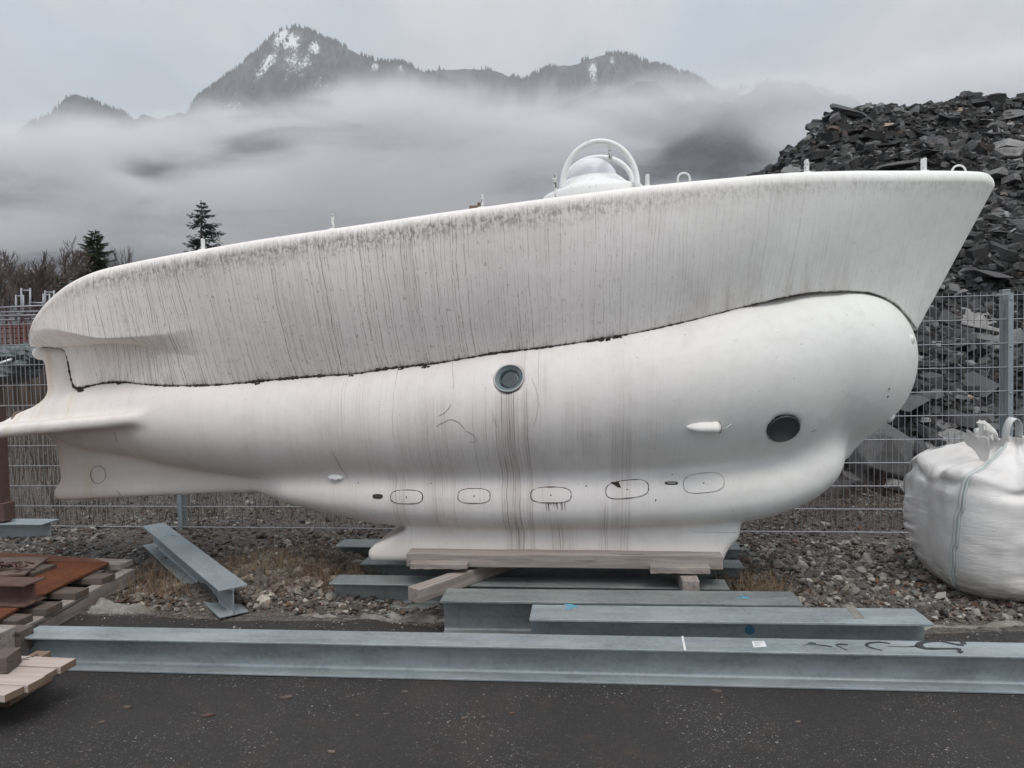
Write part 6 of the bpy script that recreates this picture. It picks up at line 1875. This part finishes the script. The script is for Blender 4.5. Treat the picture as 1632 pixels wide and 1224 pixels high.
def mountain(name, outline, D, depth, snow_px, seed, amp=1.0, trees=1.0):
    xs = np.arange(outline[0][0], outline[-1][0] + .1, 1.3); yb = pchip([q[0] for q in outline], [q[1] for q in outline], xs)
    yb = yb + 1.6 * fbm(xs * .05, xs * 0, 0, 4, seed) * amp
    crest = np.array([py(a, c, D) for a, c in zip(xs, yb)])
    v = np.concatenate([np.linspace(-.25, 0, 7)[:-1], np.linspace(0, 1, 120) ** 1.15]); n, k = len(xs), len(v)
    Xc, Vv = np.meshgrid(crest[:, 0], v, indexing='ij'); Zc = np.repeat(crest[:, 2:3], k, 1)
    Y = D - Vv * depth
    X = Xc * (1 - .25 * np.clip(Vv, 0, 1) * depth / D)
    fall = np.where(Vv >= 0, 1 - np.clip(Vv, 0, 1) ** .92, 1 + 2.2 * Vv)
    rid = 1 - np.abs(fbm(X * .006, Y * .003, 0, 5, seed + 3, .55)); rid2 = fbm(X * .02, Y * .02, 0, 4, seed + 5)
    Z = Zc * fall + (rid - .85) * 90 * amp * smst(0, .25, Vv) + rid2 * 14 * smst(0.0, .06, np.abs(Vv))
    lim = Zc * (1 - np.clip(Vv, 0, 1) * depth / D) - 3 - 20 * np.clip(Vv, 0, .2)
    Z = np.where(Vv > 0.002, np.minimum(Z, lim), Z)
    XSP = np.repeat(xs[:, None], k, 1)
    sn = np.zeros(XSP.shape)
    for sx_, sv_, wx_, wv_, a_ in snow_px: sn = np.maximum(sn, a_ * np.exp(-((XSP - sx_) / wx_) ** 2 - ((Vv - sv_) / wv_) ** 2))
    c = np.repeat(sn.reshape(-1, 1), 3, 1)
    o = link(name, np_mesh(name, np.stack([X, Y, Z], -1).reshape(-1, 3), grid_faces(n, k), col=c), M_MTN, smooth=True); tag(o, kind='structure')
    # conifers along the crest and upper face
    rx = np.random.default_rng(seed); nt = int(n * 6.0 * trees)
    i = rx.integers(1, n - 1, nt); j = np.clip((np.abs(rx.normal(0, 1, nt)) * 12).astype(int), 0, 60) + 6
    cr = rx.uniform(0, 1, nt) < .35; j[cr] = 6
    ok = (sn[i, j] < .45) | (rx.uniform(0, 1, nt) < .25); i, j = i[ok], j[ok]
    den_ = fbm(xs[i] * .03, j * .1, 0, 3, seed + 9) + .25 > rx.uniform(-.4, .4, len(i)); i, j = i[den_], j[den_]
    P = np.stack([X[i, j] + rx.normal(0, 2, len(i)), Y[i, j], Z[i, j] - 2], -1); Hh = rx.uniform(9, 25, len(i)) * D / 2900; Rw = Hh * rx.uniform(.16, .26, len(i))
    a = np.arange(6) * np.pi / 3; ring = np.stack([np.cos(a), np.sin(a), 0 * a], -1)
    Vt = np.concatenate([P[:, None] + ring[None] * Rw[:, None, None], P[:, None] + np.array([0, 0, 1.])[None, None] * Hh[:, None, None]], 1)
    bb = (np.arange(len(P)) * 7)[:, None, None]; q = np.arange(6); Ft = np.stack([q, (q + 1) % 6, np.full(6, 6)], -1)[None] + bb
    cc = np.repeat(rx.uniform(.6, 1.5, (len(P), 1)), 7, 0) * np.ones((1, 3))
    return Vt.reshape(-1, 3), Ft.reshape(-1, 3), cc
TV, TF, TC, off = [], [], [], 0
for args in (
    ('mountain', [(230, 300), (270, 235), (300, 175), (318, 154), (345, 136), (380, 106), (410, 81), (430, 63), (445, 51), (460, 46), (475, 44), (490, 48), (505, 56), (520, 65), (545, 74), (580, 89), (600, 98), (625, 100), (660, 108), (690, 119), (720, 133), (760, 150), (830, 190), (900, 250)], 2900, 1300,
     [(450, .02, 18, .05, 1.0), (470, .05, 22, .05, 1.0), (508, .04, 12, .04, .9), (440, .13, 40, .12, .80), (405, .20, 45, .10, .72), (540, .18, 60, .10, .62), (490, .12, 40, .1, .70), (600, .02, 10, .03, .8), (640, .02, 10, .03, .7), (370, .1, 20, .1, .35)], 11),
    ('mountain', [(600, 180), (640, 140), (690, 118), (705, 112), (740, 109), (770, 111), (800, 118), (822, 127), (835, 130), (850, 120), (880, 108), (920, 104), (940, 96), (960, 90), (985, 88), (1010, 95), (1040, 103), (1070, 112), (1100, 122), (1130, 138), (1150, 150), (1200, 185), (1260, 230)], 3500, 1400,
     [(945, .06, 14, .09, .8), (953, .17, 8, .07, .5), (975, .02, 10, .03, .7), (1045, .10, 10, .05, .9), (1095, .12, 10, .06, .9), (1025, .1, 8, .04, .7), (1075, .08, 10, .03, .5)], 12),
    ('mountain', [(1080, 200), (1130, 160), (1158, 150), (1190, 141), (1210, 136), (1230, 132), (1250, 135), (1270, 138), (1300, 141), (1350, 165), (1420, 200), (1500, 240)], 4300, 1500,
     [(1200, .01, 40, .05, .9), (1228, .14, 5, .06, .5), (1258, .13, 4, .05, .5), (1215, .2, 5, .04, .3), (1235, .03, 20, .06, .6)], 13),
    ('mountain', [(-60, 330), (-10, 270), (40, 205), (60, 192), (75, 186), (90, 173), (105, 158), (120, 152), (135, 156), (150, 163), (170, 170), (190, 178), (215, 196), (250, 230), (300, 300)], 2600, 1100, [(0, 0, 1, .01, 0)], 14)):
    v, f, c = mountain(*args); TV.append(v); TF.append(f + off); TC.append(c); off += len(v)
tag(link('mountain_forest', np_mesh('mountain_forest', np.concatenate(TV), np.concatenate(TF), col=np.concatenate(TC)), M_FARC, smooth=False), 'tiny dark conifers lining the far mountain crests', 'forest', kind='stuff')
# forested lower slopes below the clouds
xs = np.linspace(-1900, 2300, 420); ys = np.linspace(700, 1950, 200); XX, YY = np.meshgrid(xs, ys, indexing='ij')
t_ = (YY - 900) / 1000
ZZ = np.where(t_ > 0, 590 * (1 - .30 * smst(350, 900, XX)) * np.clip(t_, 0, 1.05) ** .85, 60 * t_) + 45 * fbm(XX * .004, YY * .004, 0, 5, 301, .55) * smst(-.1, .3, t_) + 7 * fbm(XX * .05, YY * .05, 0, 3, 303) * smst(-.1, .1, t_) + 15
tag(link('hillside', np_mesh('hillside', np.stack([XX, YY, ZZ], -1).reshape(-1, 3), grid_faces(len(xs), len(ys))), M_HILL, smooth=False), kind='structure')

# ================================================================== low cloud
FY0, FY1 = 645.0, 725.0
YM = (FY0 + FY1) / 2
mb = MB(); mb.box((-60, YM, 190), (2100, FY1 - FY0, 420))
m = bpy.data.materials.new('low_cloud'); m.use_nodes = True
g = NT(m.node_tree); m.node_tree.nodes.remove(m.node_tree.nodes['Principled BSDF'])
vol = g.N.new('ShaderNodeVolumePrincipled'); g.L.new(vol.outputs[0], g.N['Material Output'].inputs['Volume'])
p = g.pos(); x, y, z = g.sep(p)
n = g.noise(g.mapv(p, (1 / 190, 1 / 120, 1 / 52)), 1.0, 8, 0.64, .55)
nb = g.noise(g.mapv(p, (1 / 420, 1 / 400, 1 / 210), (4.2, 1.1, .6)), 1.0, 2, 0.5)
zj = z + (nb - .5) * 90
K = YM / 1000.0
# image heights at this distance: z = 1.66 + YM*(H-y)/F
def zat(py_): return ZC + YM * (560 - py_) / FPX
low = g.sstep(zat(440), zat(350), zj)
nt_ = g.noise(g.mapv(p, (1 / 260, 1 / 200, 1 / 160), (7.7, 2.1, 3.3)), 1.0, 6, 0.62, .4)
high = g.sstep(zat(125), zat(198), z + (nt_ - .5) * 120 + 11.0 * g.sstep(-330, -430, x))
dens = low * high * (0.14 + 1.6 * g.sstep(.34, .62, n))
thin_ = g.sstep(.40, .52, nb * .5 + n * .5)
dens = dens * (0.55 + .45 * thin_)
for a, b_, wx_, wz_, k in ((245, 274, 60, 20, .97), (400, 243, 85, 17, .8), (325, 264, 70, 15, .7), (1115, 255, 90, 42, .97), (1010, 285, 80, 30, .85), (1180, 290, 70, 50, .9), (720, 400, 260, 30, .35), (860, 290, 90, 18, .4)):
    c = py(a, b_, YM); dx_ = (x - float(c[0])) / (wx_ * YM / FPX); dz_ = (z - float(c[2])) / (wz_ * YM / FPX)
    e_ = dx_ * dx_ + dz_ * dz_ + (n - .5) * 1.6
    dens = dens * (1.0 - k * g.sstep(1.7, .15, e_))
ey = g.sstep(FY0, FY0 + 25, y) * g.sstep(FY1, FY1 - 25, y)
g.put(vol.inputs['Density'], dens * ey * 0.068)
vol.inputs['Color'].default_value = (0.97, 0.97, 0.985, 1)
vol.inputs['Anisotropy'].default_value = 0.1
fog = mb.build('fog_bank', m); tag(fog, 'layered grey low cloud drifting across the foot of the mountains', 'cloud', kind='stuff')
m.cycles.volume_step_rate = 1.0 if hasattr(m, 'cycles') else 1.0

# ================================================================== haze
mb = MB(); mb.box((200, 2470, 845), (9000, 5060, 1720))
m = bpy.data.materials.new('haze_air'); m.use_nodes = True
g = NT(m.node_tree); m.node_tree.nodes.remove(m.node_tree.nodes['Principled BSDF'])
vol = g.N.new('ShaderNodeVolumePrincipled'); g.L.new(vol.outputs[0], g.N['Material Output'].inputs['Volume'])
vol.inputs['Density'].default_value = 1.6e-4
vol.inputs['Color'].default_value = (0.92, 0.93, 0.95, 1)
tag(mb.build('haze', m), kind='stuff')
